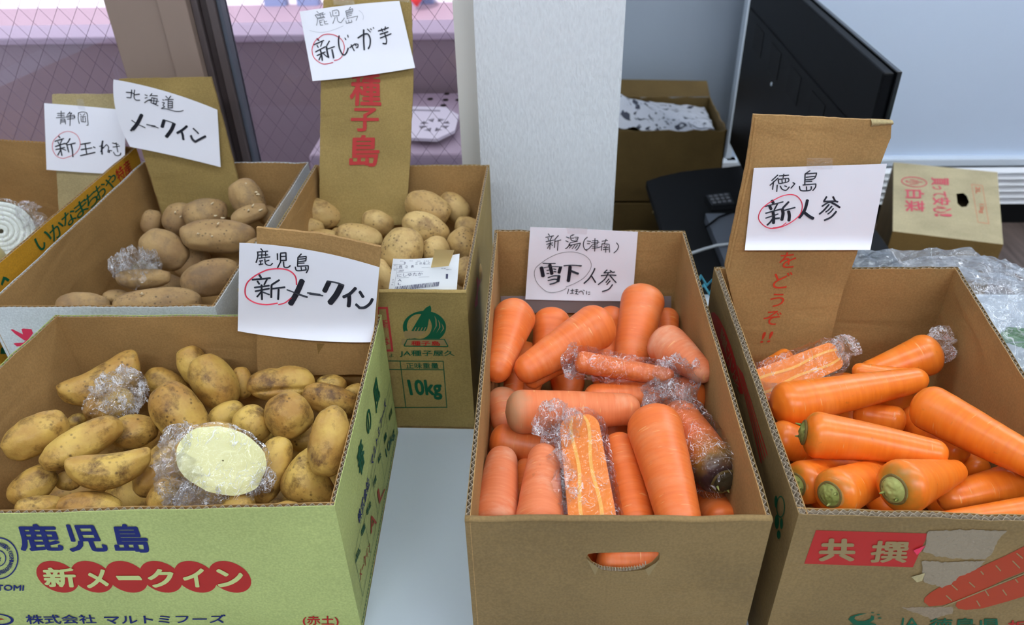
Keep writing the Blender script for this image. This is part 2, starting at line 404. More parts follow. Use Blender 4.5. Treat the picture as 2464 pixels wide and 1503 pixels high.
# window: sash stile, dark rails, panes of wired glass, pale jamb
def xa(px, y=185): return hy((px, y), WY).x
z0, z1 = .80, 2.25
xs = [xa(a) for a in (318, 508)]
wn = empty('window_1', (xs[0], WY, z0), None, None); wn['kind'] = 'structure'
def vbar(name, a, b, y0, y1, mat, label=None):
    m = MB(); m.box(a, b, y0, y1, z0, z1); return bevel(m.out(name, mat, wn, label=label), .002)
vbar('stile', xa(318), xa(440), WY - .02, WY + .03, BROWNF, 'wide brown upright frame')
vbar('stile', xa(440), xa(506), WY - .026, WY + .03, BROWNF)
vbar('rail', xa(506), xa(522), WY - .01, WY + .03, BROWND, 'bronze upright strip')
vbar('rail', xa(522), xa(543), WY + .0, WY + .04, BROWNB, 'dark groove between the frames')
vbar('rail', xa(543), xa(562), WY - .012, WY + .03, BROWND, 'bronze upright strip')
vbar('seal', xa(562), xa(571), WY - .004, WY + .03, GREYF, 'thin grey seal')
for a, b in ((-2.3, xs[0] + .005), (xa(571), xa(1106, 185))):
    m = MB(); m.box(a, b, WY + .020, WY + .026, z0 + .02, z1 - .02); pn = m.out('pane', GLASS, wn)
    m = MB()
    hgt = z1 - z0; sp = .0265; yy = WY + .019; r = .0004
    def wire(c, sgn):
        L = []
        for zz in (z0 + .02, z1 - .02):
            L.append((c + sgn * (zz - z0) * .72, zz))
        (xA, zA), (xB, zB) = L
        def clip(xl):
            t = (xl - xA) / (xB - xA); return (xl, zA + (zB - zA) * t)
        P = [(xA, zA), (xB, zB)]
        if (xA < a and xB < a) or (xA > b and xB > b): return
        Q = []
        for X, Zz in P:
            if X < a: Q.append(clip(a))
            elif X > b: Q.append(clip(b))
            else: Q.append((X, Zz))
        m.tube([(Q[0][0], yy, Q[0][1]), (Q[1][0], yy, Q[1][1])], r, 3, cap=False)
    k = int((b - a + 1.4) / .036)
    for i in range(k + 2):
        wire(a - 1.2 + i * .036, 1); wire(a + i * .036, -1)
    m.out('wire_mesh', plain('wire', srgb(120, 100, 120), .5, .3) if 'wire' not in MATS else MATS['wire'], pn, kind='stuff')
m = MB(); m.box(-2.3, pl_, WY - .03, WY + .06, z0 - .02, z0 + .02); m.out('sill', BROWND, wn)
m = MB(); m.box(-2.3, pl_, WY - .02, WY + .05, z1 - .02, z1 + .02); m.out('head_rail', BROWND, wn)
struct('trim_1', xa(1108, 185), pl_, WY - .06, WY + .08, 0, 2.6, plain('pale_jamb', srgb(222, 220, 214), .6))

# outdoors seen through the wired glass
struct('ground', -14, pl_ - .005, 1.52, 16, -.3, -.2, plain('balcony_floor', srgb(150, 130, 140), .8))
pw = empty('parapet_wall', (-1, 2.3, -.2), 'mauve rendered balcony wall with pale coping outside the window', 'wall')
m = MB(); m.box(-6, pl_ - .01, 2.32, 2.43, -.2, .85); m.out('wall_body', MAUVE, pw)
m = MB(); m.box(-6, pl_ - .01, 2.30, 2.447, .85, .871); bevel(m.out('coping', MAUVEL, pw), .006)
fb = empty('white_building', (0, 7.2, -.3), 'bright white building wall with blue grey windows across the street', 'building')
m = MB(); m.box(-9, 4, 7.2, 7.6, -.3, 7); m.out('wall_body', WFAC, fb)
for a, b in ((633, 694), (712, 772), (985, 1046)):
    A = hy((a, 0), 7.15); B = hy((b, 40), 7.15)
    m = MB(); m.box(A.x, B.x, 7.14, 7.22, B.z, B.z + 1.4); bevel(m.out('pane', BWIN, fb), .02)
rb = hy((1006, 2), 7.0)
m = MB(); m.tube([(rb.x, 6.9, rb.z - .02 + i * .05) for i in range(8)], [.01, .05, .075, .09, .09, .07, .04, .01], 12)
tag(m.out('red_lantern', plain('lantern_red', srgb(230, 60, 60), .5)), 'small red lantern hanging before a far window', 'lantern')
# outdoor unit with holes and a white octagonal grille on top
ou = empty('outdoor_unit', (-.25, 1.95, -.2), 'pinkish metal outdoor unit with round holes in its top', 'unit')
uz = .70; fy = hz((1050, 372), uz).y; ux1 = min(pl_ - .02, hz((1150, 300), uz).x + .03)
ul0 = hy((800, 300), 2.1).x; m = MB(); m.box(ul0, ux1, fy, 2.29, .02, uz); bevel(m.out('casing', PINKU, ou), .008)
m = MB(); m.box(ul0 + .01, ux1 - .07, fy - .02, fy + .01, .55, uz - .035); m.out('dark_band', plain('slate_blue', srgb(70, 80, 110), .5), ou)
for q in ((1035, 238), (1075, 225), (1072, 240), (1103, 240), (1067, 253)):
    c = hz(q, uz + .001); mb = MB(); mb.tube([(c.x, c.y, uz - .001), (c.x, c.y, uz + .0015)], .0085, 20); mb.out('hole', BLK2, ou)
A = [hz(q, uz + .012) for q in ((985, 262), (1072, 264), (1104, 283), (1095, 320), (1052, 341), (985, 338), (960, 318), (962, 280))]
gr = MB(); mb = MB(); mb.add([hz(q, uz + .0022) for q in ((990, 266), (1068, 268), (1096, 284), (1088, 316), (1050, 334), (990, 332))], [(0, 1, 2, 3, 4, 5)]); mb.out('grille_shade_sheet', BLK2, ou)  # flat dark sheet added under the grille to put shade in its openings
gc = hz((1046, 307), uz + .012)
holes = []
R_ = .052
for k in range(8):
    a0 = k * PI / 4 + .12; a1 = (k + 1) * PI / 4 - .12
    if k % 1 == 0:
        holes.append([Vector((gc.x + .016 * math.cos((a0 + a1) / 2), gc.y + .02 * math.sin((a0 + a1) / 2), uz + .012)),
                      Vector((gc.x + R_ * .8 * math.cos(a0), gc.y + R_ * .9 * math.sin(a0), uz + .012)), Vector((gc.x + R_ * .8 * math.cos(a1), gc.y + R_ * .9 * math.sin(a1), uz + .012))])
holes.append([hz(q, uz + .012) for q in ((990, 269), (1060, 271), (1060, 275), (990, 273))])
V = list(A); L = [A]
for h in holes: L.append(h); V += h
gr.add(V, [tuple(t) for t in tessellate_polygon(L)])
g = gr.out('white_grille', plain('white_metal', srgb(245, 245, 250), .5)); tag(g, 'white octagonal metal grille lying on the outdoor unit', 'grille')  # the grille metal is white in itself
sm = g.modifiers.new('thick', 'SOLIDIFY'); sm.thickness = .008

# ceiling lamps
LD = plain('lamp_diffuser', (.86, .93, 1.0, 1), .5, emit=LAMP * .62); LD2 = plain('lamp_diffuser_dim', (.86, .93, 1.0, 1), .5, emit=LAMP * 1.25)
for i, (x, y) in enumerate(((-1.15, .75), (.35, .75), (1.85, .75), (-.4, -.9), (1.2, -.9), (1.6, 2.05))):
    wv = ('left front', 'middle', 'right', 'rear left', 'rear right', 'far right')[i]
    cl = empty('ceiling_light', (x, y, 2.6), 'long white ceiling light panel, the %s one' % wv, 'lamp', 'ceiling light panels')
    m = MB(); m.box(x - .62, x + .62, y - .13, y + .13, 2.56, 2.6); m.out('housing', CEILM, cl)
    m = MB(); m.box(x - .6, x + .6, y - .10, y + .10, 2.545, 2.56); m.out('diffuser', LD2 if (y < 0 or y > 2) else LD, cl)

# whiteboard and low wall vent
BY = 2.80
bx0 = hy((1741, 395), BY).x; bzz = hy((1741, 395), BY).z
wbd = empty('whiteboard', (bx0, BY, bzz), 'big pale blue white board with silver frame behind the television', 'board')
m = MB(); m.box(bx0 + .02, 3.3, BY, BY + .03, bzz + .03, bzz + 1.9); m.out('board_surface', WBM, wbd)
m = MB(); m.box(bx0, bx0 + .022, BY - .015, BY + .035, bzz, bzz + 1.9); bevel(m.out('frame', ALU, wbd), .003)
m = MB(); m.box(bx0, 3.3, BY - .035, BY + .035, bzz, bzz + .030); bevel(m.out('frame', ALU, wbd), .004)
m = MB(); m.box(bx0 - .035, bx0 + .04, BY - .05, BY + .02, bzz - .005, bzz + .03); bevel(m.out('corner_cap', plain('white_plastic', srgb(228, 234, 240), .4), wbd), .003)
for xx in (bx0 + .05, 2.9):
    m = MB(); m.box(xx, xx + .03, BY, BY + .03, 0, bzz + .02); m.out('leg', ALU, wbd)
vt = empty('wall_vent', (2.0, 2.74, 0), 'row of white horizontal slats low on the wall beside the light box', 'vent')
VY = 2.74
zt = hy((2420, 402), VY).z; zb = hy((2420, 490), VY).z
m = MB(); m.box(bx0 + .3, 3.3, VY + .014, VY + .022, 0, bzz - .01); m.out('backing', BLK2, vt)
SL = plain('white_slat', srgb(250, 250, 253), .4)
for k in range(6):
    zc = zt + (zb - zt) * (k + .5) / 6; h = (zt - zb) / 6
    m = MB(); m.add([(bx0 + .3, VY - .012, zc - h * .25), (3.3, VY - .012, zc - h * .25), (3.3, VY + .008, zc + h * .32), (bx0 + .3, VY + .008, zc + h * .32),
                     (bx0 + .3, VY - .009, zc - h * .3), (3.3, VY - .009, zc - h * .3), (3.3, VY + .011, zc + h * .26), (bx0 + .3, VY + .011, zc + h * .26)],
                    [(0, 1, 2, 3), (7, 6, 5, 4), (0, 4, 5, 1), (1, 5, 6, 2), (2, 6, 7, 3), (3, 7, 4, 0)])
    m.out('slat', SL, vt)

# television on its black stand
tv = empty('television', (.715, 1.94, .42), 'large black flat television seen from the back, standing on the black stand', 'television')
tx = hy((2126, 176), 1.44); TZ1 = tx.z; TX = tx.x; TFY = hx((1749, 380), TX).y; TFY = min(TFY, 2.60)
m = MB(); m.box(TX, TX + .022, 1.44, TFY, .455, TZ1); bevel(m.out('back_panel', BLK, tv), .004)
m = MB(); m.box(TX + .022, TX + .032, 1.435, TFY + .005, .45, TZ1 + .004); bevel(m.out('screen', GLB, tv), .002)
m = MB(); m.box(TX - .003, TX + .002, 1.56, 2.45, .47, TZ1 - .13); bevel(m.out('electronics_cover', BLK, tv), .008, 3)
for k in range(4):
    y = 1.68 + k * .19
    m = MB(); m.box(TX - .0042, TX - .002, y, y + .10, TZ1 - .22, TZ1 - .15); m.out('vent', BLK2, tv)
for y, z in ((1.75, .78), (1.75, .62), (2.1, .78), (2.1, .62)):
    m = MB(); m.tube([(TX - .0055, y, z), (TX - .002, y, z)], .005, 10); m.out('screw', ALU, tv)
m = MB(); m.box(TX - .006, TX + .16, 1.75, 2.15, .42, .432); m.box(TX, TX + .03, 1.88, 2.02, .43, .50); bevel(m.out('foot', GLB, tv), .003)
st = empty('television_stand', (.8, 1.9, 0), 'low black stand with a curved back edge carrying the television', 'stand')
P = [hz(q, .42) for q in ((1555, 436), (1590, 424), (1640, 413), (1700, 406), (1750, 402))]
xl = P[0].x
top = [Vector((xl + .03, 1.25, .42)), Vector((.93, 1.25, .42)), Vector((.93, 2.46, .42))] + list(reversed(P[:]))
m = MB(); m.slab(top, (0, 0, 1), .022); fixn(m.out('stand_top', BLK2, st))
for x in (xl + .05, .90):
    m = MB(); m.box(x, x + .02, 1.3, 2.2, 0, .398); m.out('side_panel', BLK2, st)
m = MB(); m.box(xl + .06, .90, 1.3, 2.2, .18, .2); m.out('shelf', BLK2, st)
# remote, laptop-like device, cables
rq = [hz(q, .438) for q in ((1698, 470), (1755, 463), (1768, 490), (1714, 494))]
rm = empty('remote_control', (rq[0] + rq[2]) / 2 - Vector((0, 0, .018)), 'small black keypad remote lying on the black stand', 'remote')
m = MB(); m.slab(rq, (0, 0, 1), .017); fixn(m.out('case', plain('remote_grey', srgb(36, 38, 42), .4), rm)); 
KEY = plain('key_grey', srgb(120, 122, 128), .5)
for i in range(4):
    for j in range(3):
        u, v = (i + .7) / 4.5, (j + .6) / 3.4
        c = (rq[0] * (1 - u) + rq[1] * u) * (1 - v) + (rq[3] * (1 - u) + rq[2] * u) * v
        m = MB(); m.box(c.x - .005, c.x + .005, c.y - .005, c.y + .005, .437, .441); m.out('key', KEY, rm)
dq = [hz(q, .45) for q in ((1697, 512), (1800, 512), (1860, 650), (1752, 650))]
m = MB(); m.slab(dq, (0, 0, 1), .029); tag(bevel(fixn(m.out('media_player', plain('slate_grey_metal', srgb(112, 118, 130), .4, .3))), .003), 'flat slate grey player box on the black stand', 'player')
CW = plain('cable_white', srgb(190, 196, 200), .5)
m = MB(); m.tube([hz(q, z) for q, z in (((1655, 612), .425), ((1690, 600), .44), ((1725, 590), .4565), ((1780, 584), .4565), ((1830, 583), .4565))], .004, 8)
tag(m.out('white_cable', CW), 'white cable running over the black stand', 'cable')
m = MB(); m.tube([hz(q, z) for q, z in (((1700, 545), .4555), ((1730, 522), .4555), ((1775, 505), .4555), ((1800, 500), .4555))], .003, 8)
tag(m.out('black_cable', BLK2), 'thin black cable lying over the grey player box', 'cable')
TEAL = plain('teal_plastic', srgb(70, 150, 170), .5)
m = MB(); c = hz((1708, 705), .72); 
m.tube([Vector((c.x - .01 + .02 * math.cos(a), c.y + .015 * math.sin(a), .727 + .02 * (i % 2))) for i, a in enumerate([k * PI / 5 for k in range(11)])], .0035, 8)
tag(m.out('plastic_tie', TEAL), 'coiled teal plastic tie between the two carrot boxes', 'tie')

# table
tb = empty('table', (-.2, .6, 0), 'long white laminate table under the vegetable boxes', 'table')
m = MB(); m.box(-1.75, 1.15, -.05, 1.17, T - .03, T); bevel(m.out('tabletop', TABLEM, tb), .003)
for x in (-1.65, 1.05):
    for y in (.03, 1.1): m = MB(); m.box(x, x + .04, y, y + .04, 0, T - .03); m.out('leg', ALU, tb)
# ------------------------------------------------------------------ cardboard boxes
def wob(seed, u, amp): return amp * (noise.noise(Vector((u * 6, seed, 0))) + .5 * noise.noise(Vector((u * 19, seed, 3))))
def panel(name, parent, b0, b1, t1, t0, th, matout, matin, seed, fold=False, double=False, amp=.0018, label=None, hole=None, fl=None, sag=None):
    """b0,b1 bottom corners and t1,t0 top corners of the OUTER face, seen from outside left to right"""
    b0, b1, t1, t0 = map(Vector, (b0, b1, t1, t0)); n = (b1 - b0).cross(t0 - b0).normalized()
    NU, NV = 40, 6
    def s(u, v, off):
        p = b0 * (1 - u) * (1 - v) + b1 * u * (1 - v) + t1 * u * v + t0 * (1 - u) * v
        if v > .5: p = p + Vector((0, 0, 1)) * wob(seed, u, amp) * (v - .5) * 2
        if v > .5 and sag: p = p + Vector((0, 0, 1)) * sag(u) * (v - .5) * 2
        return p - n * off
    L = .0007
    m = MB()
    for (o0, o1, mi) in ((0, L, 0), (th - L, th, 1)):
        if hole and mi == 0 or hole:
            ou = [s(i / 20, 0, 0) for i in range(21)] + [s(1 - i / 20, 1, 0) for i in range(21)]
            lps = [ou, hole]
            for o_ in (o0, o1):
                lp = [[p - n * o_ for p in l] for l in lps]; V = [p for l in lp for p in l]
                m.add(V, [tuple(t) for t in tessellate_polygon(lp)], mi)
            for l in lps:
                k = len(l); m.add([p - n * o0 for p in l] + [p - n * o1 for p in l], [(i, (i + 1) % k, (i + 1) % k + k, i + k) for i in range(k)], mi)
            continue
        g0 = [[s(i / NU, j / NV, o0) for i in range(NU + 1)] for j in range(NV + 1)]
        g1 = [[s(i / NU, j / NV, o1) for i in range(NU + 1)] for j in range(NV + 1)]
        W = NU + 1
        V = [p for r in g0 for p in r] + [p for r in g1 for p in r]; N = W * (NV + 1)
        Fc = []
        for j in range(NV):
            for i in range(NU):
                a = j * W + i; Fc.append((a, a + 1, a + W + 1, a + W)); Fc.append((a + N + W, a + N + W + 1, a + N + 1, a + N))
        for i in range(NU):
            a = NV * W + i; Fc.append((a, a + 1, a + 1 + N, a + N)); Fc.append((i + 1, i, i + N, i + 1 + N))
        for j in range(NV):
            a = j * W; Fc.append((a + W, a, a + N, a + W + N)); a += NU; Fc.append((a, a + W, a + W + N, a + N))
        k = len(Fc); m.add(V, Fc, mi)
    o = m.out(name, [matout, matin], parent, label=label)
    # rim
    Lu = (t1 - t0).length
    if fold:
        mb = MB(); hh = 6; r = th / 2 + .0012
        mb.grid(lambda u, a: s(u, 1, 0) - n * (th / 2) + (n * math.cos(a * PI) * r + Vector((0, 0, 1)) * (math.sin(a * PI) * r * .8 - .002)), 30, hh)
        mb.grid(lambda u, a: s(.01 + .98 * u, 1, 0) - n * (th + .0012 + .003 * a + .0012 * math.sin(7 * u)) - Vector((0, 0, 1)) * (.002 + .05 * a), 30, 3)
        q = mb.out('folded_rim', matout, o, smooth=True); sd_ = q.modifiers.new('t', 'SOLIDIFY'); sd_.thickness = .0008
    mb = MB(); layers = [(L, th - L)] if not double else [(L, th * .58), (th * .60, th - L)]
    for li, (o0, o1) in enumerate(layers):
        per = (.0078 if not double else (.0088, .0064)[li]); k = max(4, int(Lu / per * 6)); V = []
        for i in range(k + 1):
            u = i / k; ph = math.sin(2 * PI * Lu * u / per + .6 * noise.noise(Vector((u * 9, seed, 7)))); 
            off = (o0 + o1) / 2 + (o1 - o0) / 2 * .93 * ph
            top = 1 + .0006 * math.sin(i * 2.1 + seed)
            for dz, do in ((.0, -.00022), (.0, .00022), (-.016, .00022), (-.016, -.00022)):
                V.append(s(u, top, off + do) + Vector((0, 0, dz - .0004)))
        Fc = []
        for i in range(k):
            a = i * 4; Fc += [(a, a + 4, a + 5, a + 1), (a + 1, a + 5, a + 6, a + 2), (a + 3, a + 7, a + 4, a)]
        mb.add(V, Fc)
    if double:
        mb.grid(lambda u, v: s(u, 1, th * .59) - Vector((0, 0, .016 * v)), 40, 1)
    if not fold: mb.out('corrugation', fl or FLUTE, o, kind='stuff')
    return o, Plane((b0 + t1) / 2, n)
def make_box(label, corners, h, thk, matout, matin, seed, folds=(), double=(), hole=None, zb=T, amp=.0018, group='open produce boxes on the table', bot=None, name='cardboard_box', cat='box', fl=None, sags=None):
    """corners: rear-left, rear-right, front-right, front-left (x,y) of the rim"""
    sags = sags or {}
    c = sum((Vector((x, y, 0)) for x, y in corners), Vector()) / 4
    e = empty(name, (c.x, c.y, zb), label, cat, group)
    t = [Vector((x, y, zb + h)) for x, y in corners]; b = [Vector((x, y, zb)) for x, y in (bot or corners)]
    RL, RR, FR, FL_ = 0, 1, 2, 3
    R = {}
    R['front'] = panel('front_panel', e, b[FL_], b[FR], t[FR], t[FL_], thk * (1.6 if 'front' in double else 1), matout, matin, seed + 1, 'front' in folds, 'front' in double, amp, hole=hole, fl=fl, sag=sags.get('front'))
    R['right'] = panel('side_panel', e, b[FR], b[RR], t[RR], t[FR], thk * (1.6 if 'right' in double else 1), matout, matin, seed + 2, 'right' in folds, 'right' in double, amp, fl=fl, sag=sags.get('right'))
    R['back'] = panel('back_panel', e, b[RR], b[RL], t[RL], t[RR], thk, matout, matin, seed + 3, 'back' in folds, 'back' in double, amp, fl=fl)
    R['left'] = panel('side_panel', e, b[RL], b[FL_], t[FL_], t[RL], thk * (1.6 if 'left' in double else 1), matout, matin, seed + 4, 'left' in folds, 'left' in double, amp, fl=fl, sag=sags.get('left'))
    m = MB(); m.slab([p + Vector((0, 0, .004)) for p in (b[3], b[2], b[1], b[0])], (0, 0, 1), .0035); m.out('bottom_panel', matin, e)
    R['e'] = e; R['b'] = b; R['t'] = t
    return R
def cxy(px, h): p = hz(px, T + h); return (p.x, p.y)
GB = make_box('pale green printed potato box in front left, open top', [cxy(q, .205) for q in ((133, 757), (918, 757), (805, 1217), (-400, 1245))], .205, .005, GREEN, KI, 10)
JB = make_box('brown box of round potatoes with green emblem, behind the green box', [cxy(q, .235) for q in ((758, 396), (1178, 396), (1122, 702), (572, 697))], .235, .005, KC, KI, 20, folds=('front',))
hl = hz  # hand hole of the middle box, drawn on its front plane
_cf = [cxy(q, .23) for q in ((1190, 553), (1648, 555), (1860, 1250), (1118, 1250))]
_fp = Plane((_cf[3][0], _cf[3][1], T), Vector((_cf[2][0] - _cf[3][0], _cf[2][1] - _cf[3][1], 0)).cross(Vector((0, 0, 1))))
HOLE = [_fp.hit(q) for q in ((1410, 1340), (1416, 1332), (1430, 1330), (1500, 1328), (1580, 1327), (1588, 1330), (1586, 1345), (1570, 1362), (1550, 1371), (1500, 1376), (1450, 1372), (1425, 1360))]
CB = make_box('plain brown carrot box with a hand hole, middle of the table', _cf, .23, .005, KR, KI, 30, folds=('front',), hole=HOLE)
RB = make_box('brown carrot box with red printed carrots, at the right', [cxy(q, .23) for q in ((1718, 642), (2305, 642), (2694, 1262), (1922, 1236))], .23, .005, KR, KI, 40, double=('front', 'left'))
WB = make_box('white coated box of sprouting long potatoes with yellow inside edge', [cxy(q, .2) for q in ((345, 388), (742, 390), (517, 738), (-40, 740))], .2, .005, WHITEC, KI, 50)
OB = make_box('orange yellow onion box at the far left', [cxy(q, .22) for q in ((-230, 322), (328, 354), (-84, 704), (-700, 700))], .22, .005, YEL, KI, 60)
# torn hand-hole flap under the opening
for (a, b_, c_) in (((1412, 1342), (1432, 1380), (1440, 1362)), ((1586, 1345), (1560, 1382), (1552, 1366))):
    poly_on(CB['front'][1], [a, b_, c_], KPRINT, bpy.data.objects[CB['front'][0].name], eps=.0015, name='torn_paper')
mb = MB()
for i in range(40):
    q = (1425 + i * 3.3, 1361 + 14 * math.sin(PI * (i / 39)) ** .5); p = _fp.hit(q); mb.tube([p - Vector((0, -.0008, 0)), p + Vector((0, .0042, (.0016 if i % 2 else -.001)))], .0005, 4)
mb.out('hole_flutes', FLUTE, CB['front'][0], kind='stuff')

def front_uv_panel(R): return R['front'][1]
gp = GB['front'][1]; go = GB['front'][0]
Z = lambda x, y: (x / 2.5667, 1180 + y / 2.5667)      # frame of the magnified crop of the green front
def zq(*p): return [Z(*a) for a in p]
Z5 = lambda x, y: (x / 4.928, 1240 + y / 4.928)
for s, q in (('鹿', ((255, 415), (775, 415), (650, 90), (165, 90))), ('児', ((835, 422), (1305, 422), (1150, 98), (735, 98))), ('島', ((1375, 432), (1818, 432), (1680, 92), (1305, 92)))):
    print_text(gp, s, [Z5(*a) for a in q], NAVY, go, off=.026, name='lettering')
mb = MB()
for k in range(6):
    cx, cy = 350 + k * 213, 530
    poly_on(gp, [Z(*p) for p in ell(cx + 6, cy, 138, 88, -24)], PRED, None, eps=.0003 + .00001 * k, mb=mb)
mb.out('red_print', PRED, go)
for i, (s, x0, x1, y0, y1) in enumerate((('新', 262, 478, 470, 592), ('メ', 522, 676, 480, 598), ('ー', 716, 880, 520, 548), ('ク', 905, 1085, 478, 594), ('イ', 1122, 1275, 474, 592), ('ン', 1330, 1512, 478, 592))):
    print_text(gp, s, zq((x0 + 18, y1), (x1 + 4, y1), (x1 - 16, y0), (x0 - 2, y0)), PGREEN, go, off=.034, eps=.0008)
print_text(gp, '株式会社', zq((170, 820), (600, 815), (585, 762), (155, 762)), NAVY, go, off=.012)
print_text(gp, 'マルトミフーズ', zq((652, 818), (1392, 812), (1396, 760), (640, 765)), NAVY, go, off=.016)
print_text(gp, '(赤土)', zq((1872, 832), (2095, 836), (2090, 768), (1868, 768)), PRED, go, off=.014)
# round emblem at the left edge with ring lettering
mb = MB(); cx, cy = -10, 415
def ring(r0, r1, sx=1.0, sy=1.04):
    a = [Z(cx + r0 * sx * math.cos(t), cy - r0 * sy * math.sin(t)) for t in [PI * (-.5 + i / 40) for i in range(41)]]
    b = [Z(cx + r1 * sx * math.cos(t), cy - r1 * sy * math.sin(t)) for t in [PI * (.5 - i / 40) for i in range(41)]]
    poly_on(gp, a + b, NAVY, None, mb=mb)
ring(118, 126); ring(44, 50)
for i, ch in enumerate('BAREISHO KAGOSHIMAKENSANBARE'[::-1]):
    if ch == ' ': continue
    t = PI * (-.46 + .92 * i / 27); t2 = t
    c = Vector((cx + 84 * math.cos(t), cy - 84 * 1.04 * math.sin(t))); out = Vector((math.cos(t), -math.sin(t))); tn = Vector((math.sin(t), math.cos(t)))
    h, wd = 13, 5.0
    q = [c - tn * wd + out * (-h), c + tn * wd + out * (-h), c + tn * wd + out * h, c - tn * wd + out * h]
    # letters read with their feet outward like the lower half of a seal
    q = [c + tn * wd * -1 + out * h, c + tn * wd + out * h, c + tn * wd - out * h, c - tn * wd - out * h] 
    q = [q[1], q[0], q[3], q[2]] if False else q
    print_text(gp, ch, [Z(*p) for p in q], NAVY, None, off=.01, mb=mb)
poly_on(gp, zq((-20, 400), (8, 412), (2, 425), (8, 432), (-20, 430)), NAVY, None, mb=mb)
mb.out('round_emblem', NAVY, go)
print_text(gp, 'TOMI', zq((-18, 614), (148, 614), (152, 580), (-22, 576)), NAVY, go, off=.022)
mb = MB(); poly_on(gp, [[Z(*p) for p in ell(-10, 792, 96, 36, -4)], [Z(*p) for p in ell(-12, 791, 80, 28, -4)]], NAVY, None, mb=mb); mb.out('oval_mark', NAVY, go)
poly_on(gp, zq((-30, 800), (30, 792), (-10, 782), (-30, 784)), ORPR, go)

# right side print of the green box; u runs from the front corner to the rear corner
sp = GB['right'][1]; so = GB['right'][0]; b = GB['b']; P0 = b[2]; ex = (b[1] - b[2]).normalized(); ez = Vector((0, 0, 1)); Ls = (b[1] - b[2]).length
def suv(q):
    p = sp.hit(q) - P0; return p.dot(ex), p.z
def side_text(s, ctr, wd, ht, mat, off=.0):
    u, v = suv(ctr); print_uv(P0, ex, ez, s, u - wd / 2, v - ht / 2, wd, ht, mat, so, off, n=sp.n)
side_text('春', (867, 1100), .034, .036, DGREEN, .02); side_text('の', (886, 1013), .028, .028, DGREEN, .02); side_text('風', (905, 948), .034, .036, DGREEN, .02)
Zs = lambda x, y: (780 + x / 1.92, 720 + y / 1.92)
def side_run(s, a, b2, ht, mat, off=0.):
    (u0, v0), (u1, v1) = suv(Zs(*a)), suv(Zs(*b2)); V, Fc = text_geo(s, off)
    e = Vector((0, 0, 0)) + ex * (u1 - u0) + ez * (v1 - v0)
    P = [P0 + ex * u0 + ez * v0 + e * x + ez * (ht * y) + sp.n * (.0007 + l_) for x, y, l_ in V]
    mk('lettering', P, Fc, mat, so)
side_run('株式会社', (160, 1045), (208, 855), .016, NAVY, .012); side_run('マルトミフーズ', (218, 780), (285, 490), .014, NAVY, .012)
side_run('10kg', (288, 745), (326, 632), .020, DGREEN, .02); side_run('L', (252, 945), (278, 880), .022, ORPR, .01); side_run('A', (213, 1085), (240, 1030), .022, ORPR, .01)
side_run('メークイン', (165, 1300), (212, 1150), .014, ORPR, .005)
for s, a, c2 in (('品', (145, 1215), (165, 1165)), ('種', (170, 1100), (188, 1055)), ('等級', (195, 1005), (215, 950)), ('階', (228, 870), (240, 830)), ('級', (248, 760), (262, 725)), ('量', (275, 670), (288, 630)), ('目', (300, 560), (312, 525))):
    side_run(s, a, c2, .0095, DGREEN, .01)
(u0, vt_), (u1, _v) = suv(Zs(137, 1185)), suv(Zs(313, 420)); vb = suv(Zs(177, 1370))[1]
mb = MB()
def sline(ua, va, ub, vb2, wd=.0008):
    A = P0 + ex * ua + ez * va + sp.n * .0006; B = P0 + ex * ub + ez * vb2 + sp.n * .0006; t = (B - A).normalized(); s_ = t.cross(sp.n).normalized() * wd / 2
    mb.add([A + s_, A - s_, B - s_, B + s_], [(0, 1, 2, 3)])
vt2 = vt_; vm = vt_ - .012
u1 = min(u1, Ls - .004)
for v in (vt2, vm, vb): sline(u0, v, u1, v)
for k in range(6): sline(u0 + (u1 - u0) * k / 5, vb, u0 + (u1 - u0) * k / 5, vt2)
vd = .012
for k in range(60):
    u = .006 + (Ls - .012) * k / 59; mb.add([P0 + ex * (u + .0018 * math.cos(a)) + ez * (vd + .0018 * math.sin(a)) + sp.n * .0006 for a in [i * PI / 4 for i in range(8)]], [tuple(range(8))])
mb.out('printed_table', DGREEN, so)

# emblem box front (behind)
jp = JB['front'][1]; jo = JB['front'][0]
J = lambda x, y: (560 + x / 3.268, 400 + y / 3.268)
mb = MB()
poly_on(jp, [[J(*p) for p in ell(1508, 1262, 170, 128, 0, 48)], [J(*p) for p in ell(1468, 1256, 98, 98, -20, 32)]], DGREEN, None, mb=mb)
poly_on(jp, [J(*p) for p in ((1405, 1290), (1450, 1215), (1500, 1130), (1520, 1108), (1553, 1090), (1562, 1110), (1560, 1140), (1545, 1190), (1530, 1270), (1520, 1290), (1480, 1300))], DGREEN, None, eps=.0008, mb=mb)
mb.out('round_emblem', DGREEN, jo)
mb = MB()
poly_on(jp, [J(*p) for p in ((1345, 1300), (1360, 1288), (1385, 1292), (1500, 1290), (1515, 1305), (1440, 1345), (1400, 1352), (1355, 1342))], KPRINT, None, eps=.0009, mb=mb)
poly_on(jp, [J(*p) for p in ((1330, 1352), (1700, 1352), (1700, 1400), (1330, 1400))], KPRINT, None, eps=.0010, mb=mb)
for k in range(4): poly_on(jp, [J(*p) for p in ((1425 + 25 * k, 1288), (1432 + 25 * k, 1290), (1446 + 25 * k, 1262), (1440 + 25 * k, 1260))], KPRINT, None, eps=.0011, mb=mb)
for k in range(3):
    x = 1605 + 28 * k; poly_on(jp, [J(*p) for p in ((x - 18, 1170 + 30 * k), (x - 2, 1200 + 28 * k), (x, 1250 + 12 * k), (x - 30, 1300 + 5 * k), (x - 8, 1250 + 12 * k), (x - 10, 1202 + 28 * k))], KPRINT, None, eps=.0011, mb=mb)
mb.out('emblem_detail', KPRINT, jo)
